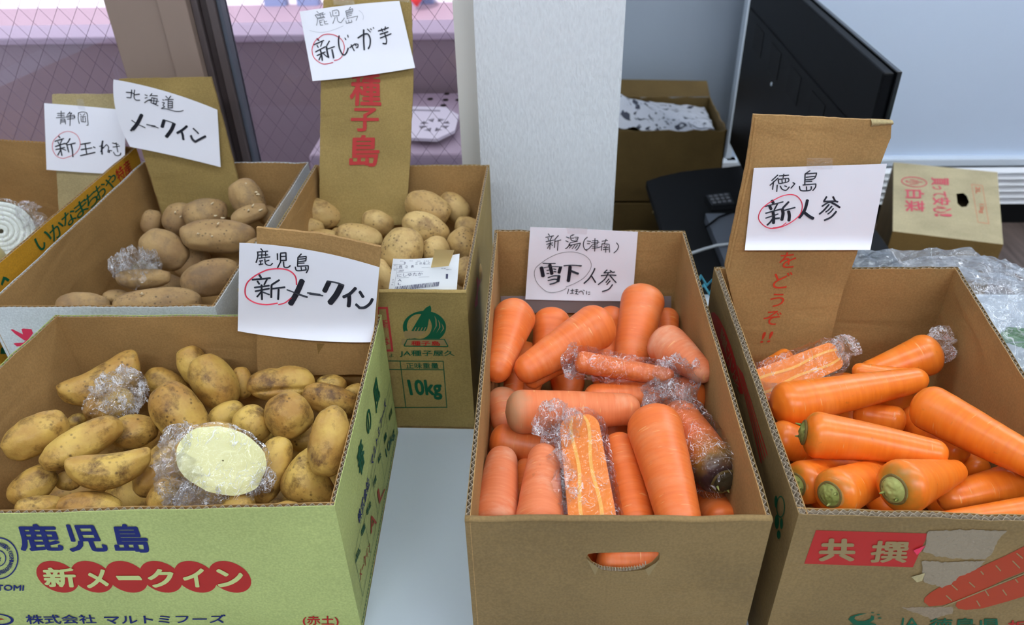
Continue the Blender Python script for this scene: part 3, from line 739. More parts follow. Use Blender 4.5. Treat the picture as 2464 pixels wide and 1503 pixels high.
mb = MB(); fr = [(1372, 1352), (1668, 1352), (1697, 1408), (1690, 1417), (1350, 1412), (1345, 1400)]; fi = [(1376, 1358), (1662, 1358), (1688, 1408), (1355, 1404)]
poly_on(jp, [[J(*p) for p in fr], [J(*p) for p in fi]], DGREEN, None, eps=.0013, mb=mb)
K = lambda x, y: (780 + x / 1.92, 720 + y / 1.92)
def frame(pl, pts, wd, mbx, cvt):
    for i in range(len(pts)):
        a = Vector(pts[i]); b2 = Vector(pts[(i + 1) % len(pts)]); t = (b2 - a).normalized(); n2 = Vector((-t.y, t.x)) * wd / 2
        poly_on(pl, [cvt(*p) for p in (a - n2 - t * wd / 2, b2 - n2 + t * wd / 2, b2 + n2 + t * wd / 2, a + n2 - t * wd / 2)], None, None, mb=mbx, eps=.0006 + .00001 * i)
frame(jp, [(250, 283), (550, 284), (567, 497), (250, 499)], 4, mb, K)
frame(jp, [(250, 322), (553, 324)], 4, mb, K); frame(jp, [(351, 284), (378, 498)], 4, mb, K)
mb.out('printed_frame', DGREEN, jo)
print_text(jp, '種子島', [J(*p) for p in ((1402, 1402), (1636, 1404), (1628, 1368), (1406, 1366))], PRED, jo, off=.014, eps=.0016)
print_text(jp, 'JA種子屋久', [K(*p) for p in ((350, 264), (604, 263), (603, 234), (350, 233))], DGREEN, jo, off=.012)
print_text(jp, '正味重量', [K(*p) for p in ((380, 318), (530, 318), (527, 291), (378, 291))], DGREEN, jo, off=.01)
print_text(jp, '10kg', [K(*p) for p in ((402, 462), (548, 462), (540, 368), (382, 368))], DGREEN, jo, off=.035)
mb = MB(); frame(jp, [(1140, 1112), (1212, 1112), (1255, 1445), (1140, 1445)], 17, mb, J); mb.out('red_frame', DRED, jo)
print_text(jp, '新', [J(*p) for p in ((1172, 1270), (1226, 1270), (1216, 1200), (1162, 1200))], DRED, jo, off=.01)
print_text(jp, 'は', [J(*p) for p in ((1180, 1400), (1236, 1400), (1226, 1340), (1172, 1340))], DRED, jo, off=.01)
print_text(jp, 'よ', [J(*p) for p in ((1232, 1496), (1266, 1496), (1262, 1468), (1230, 1468))], DGREEN, jo)
# red marks on its right side
poly_on(JB['right'][1], [(930 + x / 8.35, 600 + y / 8.35) for x, y in ((1800, 600), (1820, 540), (1835, 600), (1825, 740), (1850, 600), (1900, 600), (1840, 760), (1825, 900), (1830, 1100), (1770, 1180), (1765, 1080), (1800, 900), (1815, 780))], DRED, JB['right'][0])

# right carrot box: front print, side print
rp = RB['front'][1]; ro = RB['front'][0]
R8 = lambda x, y: (1780 + x / 3.602, 1180 + y / 3.602)
r8 = lambda *p: [R8(*a) for a in p]
poly_on(rp, r8((660, 340), (1635, 368), (1600, 440), (1500, 660), (558, 630)), PRED, ro, eps=.0004, name='red_print')
print_text(rp, '共', r8((672, 605), (1000, 605), (1000, 408), (700, 405)), KPRINT, ro, off=.04, eps=.0009)
print_text(rp, '撰', r8((1118, 615), (1440, 618), (1478, 430), (1150, 425)), KPRINT, ro, off=.03, eps=.0009)
TORN = plain('torn_grey_paper', srgb(146, 130, 108), .95, bump=.9, bscale=240)
def jag(pts, amp, seed):
    rr = random.Random(seed); o = []
    for i in range(len(pts)):
        a = Vector(pts[i]); b2 = Vector(pts[(i + 1) % len(pts)]); k = max(2, int((b2 - a).length / 22))
        for j in range(k): p = a.lerp(b2, j / k); o.append((p.x + rr.uniform(-amp, amp), p.y + rr.uniform(-amp, amp)))
    return o
for i, pts in enumerate((((1625, 345), (1900, 330), (2310, 340), (2260, 390), (2160, 560), (2120, 585), (1850, 582), (1700, 560), (1590, 520), (1610, 470)),
                         ((1580, 600), (1800, 615), (2120, 600), (2060, 670), (1900, 740), (1830, 800), (1750, 830), (1600, 790), (1580, 700)))):
    poly_on(rp, [R8(*p) for p in jag(pts, 7, i)], TORN, ro, eps=.0009, name='torn_patch')
poly_on(rp, r8((1500, 505), (1605, 462), (1560, 520), (1530, 545)), PINK, ro, eps=.0016, name='torn_scrap')
poly_on(rp, r8((1482, 735), (1600, 700), (1575, 770), (1530, 780)), KP, ro, eps=.0016, name='torn_scrap')
mb = MB()
poly_on(rp, r8((1595, 960), (1600, 925), (1650, 880), (1850, 760), (2100, 650), (2300, 560), (2480, 470), (2640, 420), (2640, 640), (2480, 690), (2300, 760), (2100, 860), (1900, 945), (1750, 990), (1640, 998)), ORPR, None, mb=mb, eps=.0005)
poly_on(rp, r8((1868, 990), (1880, 960), (1960, 920), (2100, 870), (2300, 790), (2480, 720), (2640, 680), (2640, 850), (2480, 905), (2300, 960), (2100, 1015), (1960, 1028), (1890, 1018)), ORPR, None, mb=mb, eps=.0006)
mb.out('printed_carrots', ORPR, ro)
mb = MB()
for a, b2 in (((1785, 900), (1835, 945)), ((1835, 810), (1885, 855)), ((1985, 785), (2035, 830)), ((2085, 690), (2110, 720)), ((2215, 640), (2260, 690)), ((2360, 600), (2425, 665)), ((2395, 535), (2450, 580)), ((2050, 945), (2080, 995)), ((2120, 850), (2155, 905)), ((2275, 850), (2310, 900)), ((2385, 760), (2410, 790)), ((1760, 1000), (2640, 640))):
    a = Vector(a); b2 = Vector(b2); t = (b2 - a).normalized(); n2 = Vector((-t.y, t.x)) * 5
    poly_on(rp, [R8(*p) for p in (a - n2, b2 - n2, b2 + n2, a + n2)], None, None, mb=mb, eps=.0009)
mb.out('carrot_dashes', KPRINT, ro)
poly_on(rp, [R8(*p) for p in jag(((1690, 1120), (1400, 1010), (1850, 1005), (1840, 1060), (1700, 1100)), 5, 9)], cardboard('scuffed_card', srgb(160, 138, 112)), ro, eps=.0003, name='scuff')
mb = MB(); poly_on(rp, r8((940, 1110), (960, 1085), (1030, 1062), (1100, 1058), (1000, 1085), (990, 1105), (1020, 1125), (1080, 1125), (1130, 1105), (1140, 1075), (1165, 1085), (1160, 1115), (1120, 1140), (1180, 1140), (1080, 1160), (980, 1150)), None, None, mb=mb)
for e_ in ((1150, 1053, 14, 5), (1200, 1070, 14, 6), (1212, 1100, 16, 6)): poly_on(rp, [R8(*p) for p in ell(*e_)], None, None, mb=mb)
poly_on(rp, r8((955, 1156), (1180, 1150), (1170, 1240), (990, 1240)), None, None, mb=mb)
mb.out('leaf_emblem', DGREEN, ro)
print_text(rp, 'JA', r8((1362, 1215), (1560, 1215), (1545, 1098), (1385, 1095)), DGREEN, ro, off=.0)
print_text(rp, '徳島県', r8((1620, 1215), (2275, 1215), (2262, 1098), (1650, 1098)), DGREEN, ro, off=.014)
print_text(rp, '板野', r8((2300, 1225), (2740, 1225), (2700, 1120), (2325, 1118)), PRED, ro, off=.01)
# left side: long red leaf-shaped print, thin stripes, green emblem
lp = RB['left'][1]; lo = RB['left'][0]
Q6 = lambda x, y: (1660 + x / 2.277, 640 + y / 2.277)
poly_on(lp, [Q6(*p) for p in ((118, 255), (135, 252), (160, 280), (195, 350), (225, 430), (250, 510), (268, 590), (285, 650), (295, 700), (280, 700), (250, 640), (215, 560), (180, 480), (150, 400), (130, 320))], PRED, lo, name='red_print')
mb = MB()
for k in range(4):
    a = (262 + k * 8, 545 + k * 12); b2 = (392 + k * 11, 1078 - k * 14)
    poly_on(lp, [Q6(*p) for p in ((a[0], a[1]), (a[0] + 4, a[1]), (b2[0] + 5, b2[1]), (b2[0], b2[1]))], None, None, mb=mb)
mb.out('red_stripes', PRED, lo)
mb = MB()
ul = (RB['b'][3] - RB['b'][0]).normalized()
for i, ch in enumerate('新鮮にんじんを'):
    q = Q6(180 + i * 13.5, 380 + i * 44); p = lp.hit(q)
    print_uv(p, ul, ez, ch, -.008, -.008, .018, .018, None, None, n=lp.n, eps=.001, mb=mb)
mb.out('pale_lettering', KPRINT, lo)
mb = MB()
poly_on(lp, [[Q6(*p) for p in ell(500, 1318, 24, 60)], [Q6(*p) for p in ell(500, 1318, 19, 53)]], None, None, mb=mb)
for e_ in ((475, 1290, 8, 34), (480, 1400, 12, 40), (505, 1410, 8, 30), (490, 1470, 10, 24)): poly_on(lp, [Q6(*p) for p in ell(*e_)], None, None, mb=mb)
mb.out('green_emblem', DGREEN, lo)

# white box front: red marks; onion box green brush writing along its right side
wp = WB['front'][1]; wo = WB['front'][0]
W5 = lambda x, y: (x / 2.685, 300 + y / 2.685)
poly_on(wp, [W5(*p) for p in ((70, 1322), (82, 1318), (150, 1352), (140, 1318), (150, 1314), (205, 1318), (215, 1345), (180, 1390), (160, 1392), (100, 1350))], PINK, wo, name='red_print')
poly_on(wp, [W5(*p) for p in ((88, 1412), (100, 1408), (150, 1406), (185, 1380), (150, 1425), (110, 1430))], PINK, wo, name='red_print')
op = OB['right'][1]; oo = OB['right'][0]; ob = OB['b']; oex = (ob[1] - ob[2]).normalized()
def oline(s, q, wd, ht, mat, dz=0):
    p = op.hit(W5(*q)); print_uv(p, oex, ez, s, 0, dz, wd, ht, mat, oo, .006, n=op.n)
for s, q in (('い', (248, 815)), ('か', (335, 745)), ('な', (415, 665)), ('ま', (495, 600)), ('ち', (560, 545)), ('お', (620, 485)), ('や', (690, 425))):
    oline(s, q, .036, .024, DGREEN, -.004)
oline('特産', (760, 355), .05, .024, PRED, -.006)
poly_on(op, [W5(*p) for p in ((2, 1030), (18, 980), (40, 985), (60, 1000), (50, 1015), (30, 1000), (14, 1040))], DGREEN, oo)
poly_on(op, [W5(*p) for p in ((5, 1440), (30, 1430), (40, 1450), (35, 1480), (0, 1480))], DGREEN, oo)

# the label slip and brown tape standing in the emblem box
lpn = Plane(JB['t'][3] + Vector((0, .012, -.0)), (0, -1, .35))
ls = empty('label_slip', lpn.hit((1018, 695)), 'small white printed label with barcode standing in the front of the emblem box', 'label')
lc = [(946, 622), (1106, 610), (1099, 696), (934, 704)]
def lsurf(p, eps=0.): 
    q = lpn.hit(p); return q + (CAM - q).normalized() * (.003 * math.sin((p[0] - 934) / 170 * PI) + eps * 1.5)
sheet_from(lambda u, v: lsurf(quadmap(lc, u, v, bt=5)), 16, 10, .0003, LABELP, ls, 'paper')
Y8 = lambda x, y: (930 + x / 8.35, 600 + y / 8.35)
class LS:
    def hit(s, q, off=0): return lsurf(q, off)
lsp = LS(); mb = MB()
def lt(s, x, y, wd, ht, sl=0.): print_text(lsp, s, [Y8(x, y), Y8(x + wd, y - sl), Y8(x + wd + 4, y - sl - ht), Y8(x + 4, y - ht)], None, None, mb=mb, eps=.0005, off=.0)
lt('三', 578, 300, 46, 44); lt('田', 664, 298, 40, 36); lt('睦', 740, 298, 40, 44); lt('仁', 830, 292, 42, 40); lt('3', 340, 300, 38, 50)
lt('西', 250, 375, 62, 54, 2); lt('之', 370, 374, 60, 54, 2); lt('表', 488, 368, 62, 54, 2); lt('1AY', 248, 452, 100, 44, 6); lt('にしゆたか', 218, 552, 505, 64, 30); lt('A', 228, 640, 74, 44); lt('L', 226, 712, 62, 44)
lt('1', 1190, 588, 44, 98)
for x, y in ((150, 330), (150, 420), (118, 620), (112, 668), (98, 716)): lt('日', x, y, 28, 20)
for s, x, y, wd in (('産地', 270, 238, 70), ('月日', 455, 236, 70), ('品名', 610, 240, 74), ('生産者', 745, 238, 110), ('数量', 1100, 388, 90), ('個口', 1190, 410, 110)): lt(s, x, y, wd, 14)
mb.out('printed_text', LBL, ls)
mb = MB()
for x0_, y0_, x1_, y1_ in ((130, 300, 880, 292), (125, 388, 870, 358), (215, 462, 740, 440), (210, 572, 860, 548), (210, 305, 208, 450), (208, 450, 150, 740)):
    a = Vector((x0_, y0_)); b2 = Vector((x1_, y1_)); t = (b2 - a).normalized(); n2 = Vector((-t.y, t.x)) * 1.6
    poly_on(lsp, [Y8(*p) for p in (a - n2, b2 - n2, b2 + n2, a + n2)], None, None, mb=mb, eps=.0005)
rr = random.Random(3); x = 165
while x < 1065:
    wbar = rr.choice((5, 8, 12, 16)); y1_ = 838 - (x - 165) * .115
    poly_on(lsp, [Y8(*p) for p in ((x - 10, y1_), (x - 10 + wbar, y1_ - 1), (x + wbar + 12, y1_ - 92), (x + 12, y1_ - 91))], None, None, mb=mb, eps=.0005); x += wbar + rr.choice((6, 9, 14))
mb.out('barcode', LBL, ls)
tp = MB(); tq = [Y8(*p) for p in ((975, 0), (1365, 10), (1250, 330), (890, 365))]
BT = plain('brown_tape', srgb(222, 196, 134), .3)
tp.grid(lambda u, v: lsurf(quadmap(tq, u, v), .0012 + .010 * (1 - v) ** 2 * (v < 1)), 6, 10); 
tp.out('brown_tape', BT, ls, smooth=True)
# ------------------------------------------------------------------ card stands and handwritten paper signs
def card(label, pl, outline, mat, seed, th=.0045):
    c = pl.hit(outline[len(outline) // 2]); e = empty('cardboard_card', c, label, 'card', 'cardboard cards standing in the boxes')
    rr = random.Random(seed); P = []
    for i in range(len(outline)):
        a = Vector(outline[i]); b2 = Vector(outline[(i + 1) % len(outline)]); k = max(1, int((b2 - a).length / 14))
        for j in range(k):
            p = a.lerp(b2, j / k); P.append((p.x + rr.uniform(-.7, .7), p.y + rr.uniform(-.7, .7)))
    m = MB(); m.slab([pl.hit(p) for p in P], pl.n, th, 0); o = fixn(m.out('board', [mat], e)); return e, o
def paper(label, pl, c, bt, bb, fn, name='paper_sign', bl=0, br=0):
    sf = curl_surf(pl, fn); e = empty(name, pl.hit(((c[0][0] + c[2][0]) / 2, (c[0][1] + c[2][1]) / 2)), label, 'sign', 'handwritten produce signs')
    sheet_from(lambda u, v: sf(quadmap(c, u, v, bt, bb, bl, br), 0), 24, 16, .0003, PAPER, e, 'paper')
    return e, sf
def tape_on(sf, q, parent):
    sheet_from(lambda u, v: sf(quadmap(q, u, v), .0006), 8, 5, 0, TAPE, parent, 'clear_tape')
def bxn(c, s): return (c[0] * s[0] + 0, 0)

# A  Hokkaido
plA = Plane(hy((430, 395), 1.265), (0, -1, .10))
card('tall brown card standing in the white box, behind the sign beginning 北海道', plA, ((286, 190), (508, 186), (530, 268), (572, 430), (585, 520), (395, 530), (352, 395), (330, 330)), KC, 1)
cA = [(273, 191), (523, 264), (531, 402), (305, 353)]
eA, sA = paper('white paper sign handwritten 北海道 メークイン, above the white box', plA, [(273, 191), (523, 264), (531, 402), (313, 353)], -8, -2, lambda p: .004 + .012 * max(0, (400 - p[0]) / 130) ** 2 + .004 * max(0, (p[1] - 330) / 70), bl=-13)
strokes(sA, [(14,272,262,350,268,385,283),(14,355,225,350,300,345,345),(14,280,340,345,345),(14,400,225,392,335,420,378,480,382),(14,392,302,475,290),
 (13,555,300,592,312),(13,555,352,590,340),(13,548,420,600,385,645,372),(13,662,280,628,322),(13,640,310,745,316),(12,660,340,645,420,725,438),(12,660,345,742,362,725,440),(11,622,385,765,400),(11,692,350,686,432),(12,650,420,755,465),
 (13,870,320,900,352),(13,945,320,908,368),(13,855,375,985,370),(12,908,378,905,400),(13,905,400,905,500,968,495),(13,905,400,970,402,970,500),(12,905,432,965,432),(12,905,465,965,465),(13,822,372,842,385),(13,815,415,850,420,828,460,855,482,803,505),(11,805,510,880,512,1000,546,1080,550,1136,534),
 (52,508,600,440,735,370,822),(30,380,805,342,840),(13,356,684,440,740,560,795),(15,580,747,660,765),(22,650,765,710,775),(13,700,775,757,800),(50,846,682,815,788),(14,825,680,915,700,1015,738),(52,995,735,955,830,878,935),(36,1190,772,1120,830,1040,878),(40,1108,850,1128,905,1138,975),
 (22,1282,806,1330,850,1364,886),(40,1252,915,1275,970,1320,1010),(34,1310,1010,1390,965,1470,924)], (260, 180), 6.263, BLACK, eA)
# B  Shizuoka
plB = Plane(hy((200, 400), 1.29), (0, -1, .28))
card('brown card standing in the onion box behind the sign beginning 静岡', plB, ((125, 226), (290, 226), (300, 520), (142, 520), (136, 410)), KP, 2)
eB, sB = paper('white paper sign handwritten 静岡 新玉ねぎ, above the onion box', plB, [(106, 248), (302, 265), (300, 420), (112, 408)], -1, 1, lambda p: .004 + .006 * max(0, (150 - p[0]) / 45) ** 2)
tape_on(sB, [(184, 238), (200, 238), (206, 266), (188, 262)], eB)
strokes(sB, [(11,340,378,470,372),(11,408,335,410,450),(11,345,412,465,408),(11,325,452,480,440),(11,402,470,398,562),(11,402,475,472,470,485,562),(10,405,502,472,498),(10,405,527,474,523),
 (11,562,350,515,402),(11,540,378,592,370,560,412),(11,500,425,635,405,642,462),(10,490,442,652,435),(10,510,476,632,465),(11,568,412,560,592),
 (11,705,370,703,470,722,555),(11,703,370,770,352,850,372,865,480,872,572,845,582),(10,732,385,755,412),(10,820,380,785,416),(10,735,436,835,430),(10,785,440,785,520),(10,750,455,757,520,830,526,826,450),
 (20,365,765,388,800),(20,300,858,455,810),(16,352,862,372,905),(16,428,822,392,905),(18,305,948,478,890),(18,315,1000,470,962),(20,385,905,422,1105),(18,402,1000,350,1100),(16,420,985,492,1012),(20,562,808,520,880,480,902),(20,500,892,540,1045),(18,510,922,655,885),(22,580,912,600,1000,612,1125),
 (19,745,910,915,880),(19,750,1002,940,970),(20,738,1106,995,1048),(19,820,898,850,1075),(18,962,952,996,970),
 (26,1125,850,1108,960,1115,1082),(17,1068,946,1130,928),(15,1130,950,1088,1040),(15,1110,1000,1190,912,1225,960,1212,1042,1242,1050,1235,1012,1282,1020),
 (15,1290,885,1395,912),(15,1300,957,1420,940),(15,1355,880,1385,1045),(15,1310,1042,1350,1100,1420,1095,1436,1055)], (90, 220), 7.158, BLACK, eB)
strokes(sB, [(8,370,745,470,695,570,692,680,750,735,870,720,980,640,1080,520,1130,430,1150,330,1110,270,1020,258,920,290,830,380,745)], (90, 220), 7.158, RED, eB, name='red_circle')
# C  Kagoshima shin-jagaimo, on the tall card
plC = Plane(hy((880, 395), 1.185), (0, -1, .30))
_, oC = card('tallest brown card printed with red 種子島, in the emblem box', plC, ((778, -14), (985, -14), (990, 12), (994, 190), (986, 395), (976, 540), (768, 545), (769, 400), (772, 190)), KC, 3)
for s, q in (('種', ((840, 254), (918, 256), (916, 176), (846, 174))), ('子', ((843, 316), (912, 316), (912, 259), (846, 259))), ('島', ((840, 402), (912, 400), (915, 324), (842, 324)))):
    print_text(plC, s, q, DRED, oC, off=.022, eps=.001)
eC, sC = paper('white paper sign handwritten 鹿児島 新じゃが芋, on the tallest card', plC, [(721, 28), (961, 2), (999, 163), (752, 195)], -3, 3, lambda p: .004 + .010 * max(0, (775 - p[0]) / 50) ** 1.6 + .005 * max(0, (p[1] - 120) / 70))
tape_on(sC, [(800, -6), (850, -8), (853, 12), (803, 12)], eC); tape_on(sC, [(962, -4), (985, -4), (986, 6), (962, 4)], eC)
strokes(sC, [(9,375,195,402,222),(9,345,262,490,215),(9,345,262,385,330,370,440),(8,380,270,520,240),(8,378,312,505,285),(8,425,230,440,300),(8,470,222,490,290),(8,392,325,515,300),(8,410,362,490,338),(8,425,365,435,432,480,430),(8,420,395,462,380),(9,500,350,512,412,570,410),(8,500,378,550,365),
 (9,600,205,625,295),(9,642,185,652,275),(9,642,185,722,170,752,200,755,270),(9,688,226,716,218),(8,655,275,755,268),(9,690,295,672,350,650,405),(9,720,285,740,365,790,390,850,310),
 (9,955,120,930,160),(9,870,190,900,312),(9,875,190,990,150,985,200,890,228),(8,880,212,972,188),(8,892,255,985,225),(8,895,282,975,260),(8,890,320,1080,275,1050,355),(9,875,355,885,402,982,380,970,345),(8,920,345,930,390)], (710, 0), 7.157, THIN, eC, name='thin_pen_writing')
strokes(sC, [(4,1100,180,1150,220,1178,280,1170,340),(4,250,525,400,556,550,546,700,500,832,445)], (710, 0), 7.157, plain('pen_faint', srgb(150, 156, 166)), eC, name='thin_pen_writing')
strokes(sC, [(22,375,660,412,700),(20,320,772,495,695),(20,378,780,400,818),(18,468,720,440,800),(20,350,895,525,800),(20,375,957,520,892),(26,430,850,455,930,470,1040),(20,455,930,410,1035),(18,470,905,530,960,560,975),(20,592,705,540,795),(30,540,805,555,900,578,990),(18,560,842,682,800),(28,635,850,650,920,665,1000),
 (24,760,615,748,700,765,830,810,925,850,945,890,900,915,825),(18,858,652,876,686),(18,905,602,915,642),(18,940,820,1030,760,1085,762,1080,810,1050,822),(20,965,770,1020,875),(16,1020,750,1055,790),
 (24,1080,655,1170,597,1250,585,1292,660,1290,770,1260,840),(28,1182,512,1182,700,1192,860),(16,1242,497,1300,552),(16,1298,492,1316,512),(16,1345,470,1356,490),
 (20,1430,535,1610,475),(18,1485,490,1512,548),(18,1555,458,1545,522),(20,1460,590,1600,545),(20,1465,655,1655,580),(22,1540,560,1575,690,1568,755,1510,747)], (710, 0), 7.157, BLACK, eC)
strokes(sC, [(13,400,662,480,602,590,587,700,612,800,680,845,780,840,880,800,980,740,1025,672,1040),(13,652,1075,500,1102,400,1060,320,980,292,870,310,780,350,700,400,662)], (710, 0), 7.157, RED, eC, name='red_circle')
# D  Kagoshima shin-may-queen, in the green box
gt = GB['t']
plD = Plane((0, gt[0].y - .020, T + .205), (0, -1, .10))
_, oD = card('brown card standing at the back of the pale green box', plD, ((617, 548), (770, 562), (916, 594), (912, 650), (905, 830), (897, 900), (622, 905), (618, 850)), KI, 4)
poly_on(plD, [(762, 825), (782, 826), (772, 840), (766, 852)], KD, oD, name='small_tear')
eD, sD = paper('large white paper sign handwritten 鹿児島 新メークイン, over the pale green box', plD, [(576, 584), (913, 643), (897, 823), (572, 796)], -12, 8, lambda p: .004 + .004 * max(0, (610 - p[0]) / 40) ** 2 + .010 * max(0, (p[1] - 770) / 50) ** 2)
strokes(sD, [(17,375,155,402,186),(17,325,202,470,190),(17,335,202,335,270,312,342),(15,345,242,470,238),(15,392,195,388,272),(15,440,195,440,258),(15,348,286,500,265),(16,375,315,372,368,350,368),(15,355,322,402,316),(15,350,372,405,360),(16,430,290,442,360,500,380,535,350),(15,430,328,488,310),
 (18,598,220,600,306),(18,640,220,640,330),(18,640,216,712,210,716,312,640,314),(15,645,262,705,258),(18,642,330,600,412),(18,680,330,690,400,740,406,772,382),
 (18,920,225,880,268),(18,875,268,868,395),(17,880,270,985,260,980,318,885,332),(15,880,298,975,290),(15,880,352,960,348),(17,870,392,1012,384,1010,430,985,482),(18,838,400,862,450,985,440,975,402),(15,915,402,920,445),
 (28,355,505,382,548),(25,260,572,505,550),(24,330,590,358,632),(22,460,565,420,640),(24,290,677,490,650),(24,300,727,490,690),(26,385,640,392,840),(22,385,730,325,802),(20,400,737,492,772),(26,625,575,520,642),(26,520,640,516,812),(24,530,692,700,672),(27,615,700,608,838),
 (74,932,580,860,745,772,900),(18,725,706,830,745,905,775),(26,890,770,1000,806),(20,1000,748,1040,752),(34,1030,755,1170,775),(22,1150,775,1208,786),(66,1290,600,1228,730),(22,1265,592,1390,612,1490,648),(80,1455,645,1390,770,1300,885),(44,1648,682,1570,760,1480,805),(52,1558,772,1562,850,1552,932),
 (42,1702,730,1750,805),(40,1652,900,1700,945),(40,1690,945,1770,942,1840,890,1872,828)], (560, 570), 5.568, BLACK, eD)
strokes(sD, [(18,855,640,840,530,760,452,640,425,480,436,350,490,260,548,190,620,165,720,190,810,300,880,450,905,600,885),(16,790,810,700,880,612,905)], (560, 570), 5.568, RED, eD, name='red_circle')
# E  Niigata, taped to the back wall of the middle box
ct = CB['t']
plE = Plane((0, ct[0].y - .012, T + .23), (0, -1, .06))
eE, sE = paper('white paper sign handwritten 新潟 雪下人参, taped inside the plain carrot box', plE, [(1276, 546), (1535, 558), (1522, 724), (1264, 720)], -1, 1, lambda p: .002 + .006 * max(0, (p[1] - 660) / 60) ** 2)
tape_on(sE, [(1362, 546), (1414, 548), (1412, 564), (1366, 562)], eE)
strokes(sE, [(15,495,230,518,262),(15,450,292,590,265),(14,490,300,506,346),(14,558,280,528,342),(15,455,367,592,338),(15,465,412,575,386),(15,530,350,522,500),(14,515,420,480,486),(13,530,408,575,432),(16,670,260,615,322),(16,612,320,602,470),(15,620,362,715,335),(16,665,350,655,520),
 (15,805,285,860,306),(15,795,350,842,372),(16,790,486,820,470,870,412),(14,920,245,880,275,888,330,915,350),(14,940,245,905,262),(14,950,290,1012,290,985,350,915,350),(13,895,308,940,303),(13,960,320,995,316),(14,870,385,1000,358),(14,880,380,848,420),(15,860,432,1052,390,1010,480,970,515),(13,905,425,855,480),(13,955,422,905,492),(13,1002,420,955,485),
 (15,1170,288,1118,340,1100,420,1120,490,1165,525),(15,1670,385,1705,440,1680,510,1625,560),
 (14,1165,355,1228,362),(14,1165,400,1212,402),(14,1148,500,1190,490,1250,425),(14,1250,352,1350,345,1345,402,1255,412),(13,1235,382,1375,375),(13,1255,447,1350,440),(14,1245,478,1330,472,1412,452),(15,1300,310,1298,400,1294,532),
 (14,1420,360,1520,345),(14,1492,325,1462,400),(14,1422,402,1410,520),(14,1422,404,1545,410,1552,552),(12,1455,432,1478,455),(12,1512,428,1490,455),(13,1440,470,1532,465),(13,1440,502,1532,496),(13,1486,465,1485,552),
 (20,400,736,500,742,620,740),(66,378,808,408,965),(15,420,815,560,795,735,800),(60,520,762,542,840,558,925),(56,708,805,678,905),(17,470,862,522,852),(22,585,835,628,845),(16,468,916,512,912),(20,590,880,632,886),(20,490,987,590,955,690,955),(54,682,952,664,1050),(22,490,1037,600,1012,650,1020),(24,520,1100,600,1080,668,1045),
 (22,762,782,900,772,1070,782),(26,1020,780,1062,784),(60,872,792,862,900,840,1048),(38,885,868,950,895,1015,918),(24,1297,825,1275,880,1200,1000,1110,1085),(24,1245,962,1275,1010,1312,1070),
 (21,1510,852,1452,905,1570,893),(21,1562,860,1598,892,1640,888),(20,1405,952,1540,940,1665,946),(21,1530,905,1470,1010,1355,1105),(21,1560,950,1610,1010,1665,1072),(20,1542,1005,1488,1070),(20,1562,1040,1502,1107),(22,1602,1105,1535,1185,1425,1225),
 (13,848,1180,825,1265),(13,880,1208,940,1202),(13,912,1180,906,1255,870,1258,930,1252),(13,955,1197,1010,1192),(13,955,1225,1010,1220),(13,985,1182,980,1262,955,1262,1012,1270),(13,1020,1242,1060,1215,1092,1240,1098,1275),(11,1097,1198,1102,1210),(11,1115,1203,1120,1214),(13,1155,1215,1155,1272),(12,1182,1236,1215,1235),(12,1185,1276,1215,1266)], (1250, 530), 7.157, BLACK, eE)
strokes(sE, [(7,800,1145,950,1085,1100,995,1200,880,1237,770,1200,670,1100,590,950,548,800,547,650,580,500,650,400,715,330,770,275,830,255,920,290,1050,380,1160,480,1230,600,1240,740,1205,810,1163)], (1250, 530), 7.157, BLACK, eE, name='pen_circle')
sheet_from(lambda u, v: plE.hit((1205 + 410 * u, 712 + 40 * v), .0005 - .02 * 0), 10, 3, .0004, plain('liner_paper', srgb(150, 140, 140), .8), CB['back'][0], 'lining_paper')
# F  Tokushima, on the raised flap of the right box
rt = RB['t']
plF = Plane((0, rt[0].y - .016, T + .23), (0, -1, .10))
_, oF = card('tall brown card with red writing をどうぞ!!, standing in the right carrot box', plF, ((1813, 275), (2096, 288), (2147, 290), (2143, 332), (2118, 395), (2062, 610), (2048, 650), (2030, 695), (2005, 790), (1985, 880), (1800, 885), (1744, 640), (1764, 545), (1795, 400)), KI, 5)
sheet_from(lambda u, v: plF.hit((2095 + 52 * u + 1 * v, 286 + 4 * u + (18 - 9 * u) * v), .003 * math.sin(PI * v)), 5, 5, .0008, KP, oF, 'folded_corner')
mb = MB(); mb.tube([plF.hit(q, .0004) for q in ((1820, 282), (1805, 400), (1770, 560), (1752, 645))], .0022, 6); mb.out('edge_crease', KI, oF)
for s, q in (('を', ((1872, 645), (1912, 643), (1918, 605), (1878, 607))), ('ど', ((1858, 694), (1900, 692), (1908, 653), (1862, 655))), ('う', ((1850, 738), (1884, 736), (1890, 704), (1855, 706))), ('ぞ', ((1834, 782), (1876, 780), (1882, 746), (1840, 748))), ('!!', ((1828, 824), (1852, 822), (1862, 796), (1836, 798)))):
    print_text(plF, s, q, ORBR, oF, off=.004, eps=.0008)
eF, sF = paper('white paper sign handwritten 徳島 新人参, above the right carrot box', plF, [(1814, 404), (2134, 394), (2094, 601), (1792, 602)], 0, 0, lambda p: .003 + .012 * max(0, (p[1] - 570) / 40) ** 2 + .003 * max(0, (p[0] - 2050) / 80))
tape_on(sF, [(1941, 380), (2004, 380), (2003, 407), (1941, 408)], eF)
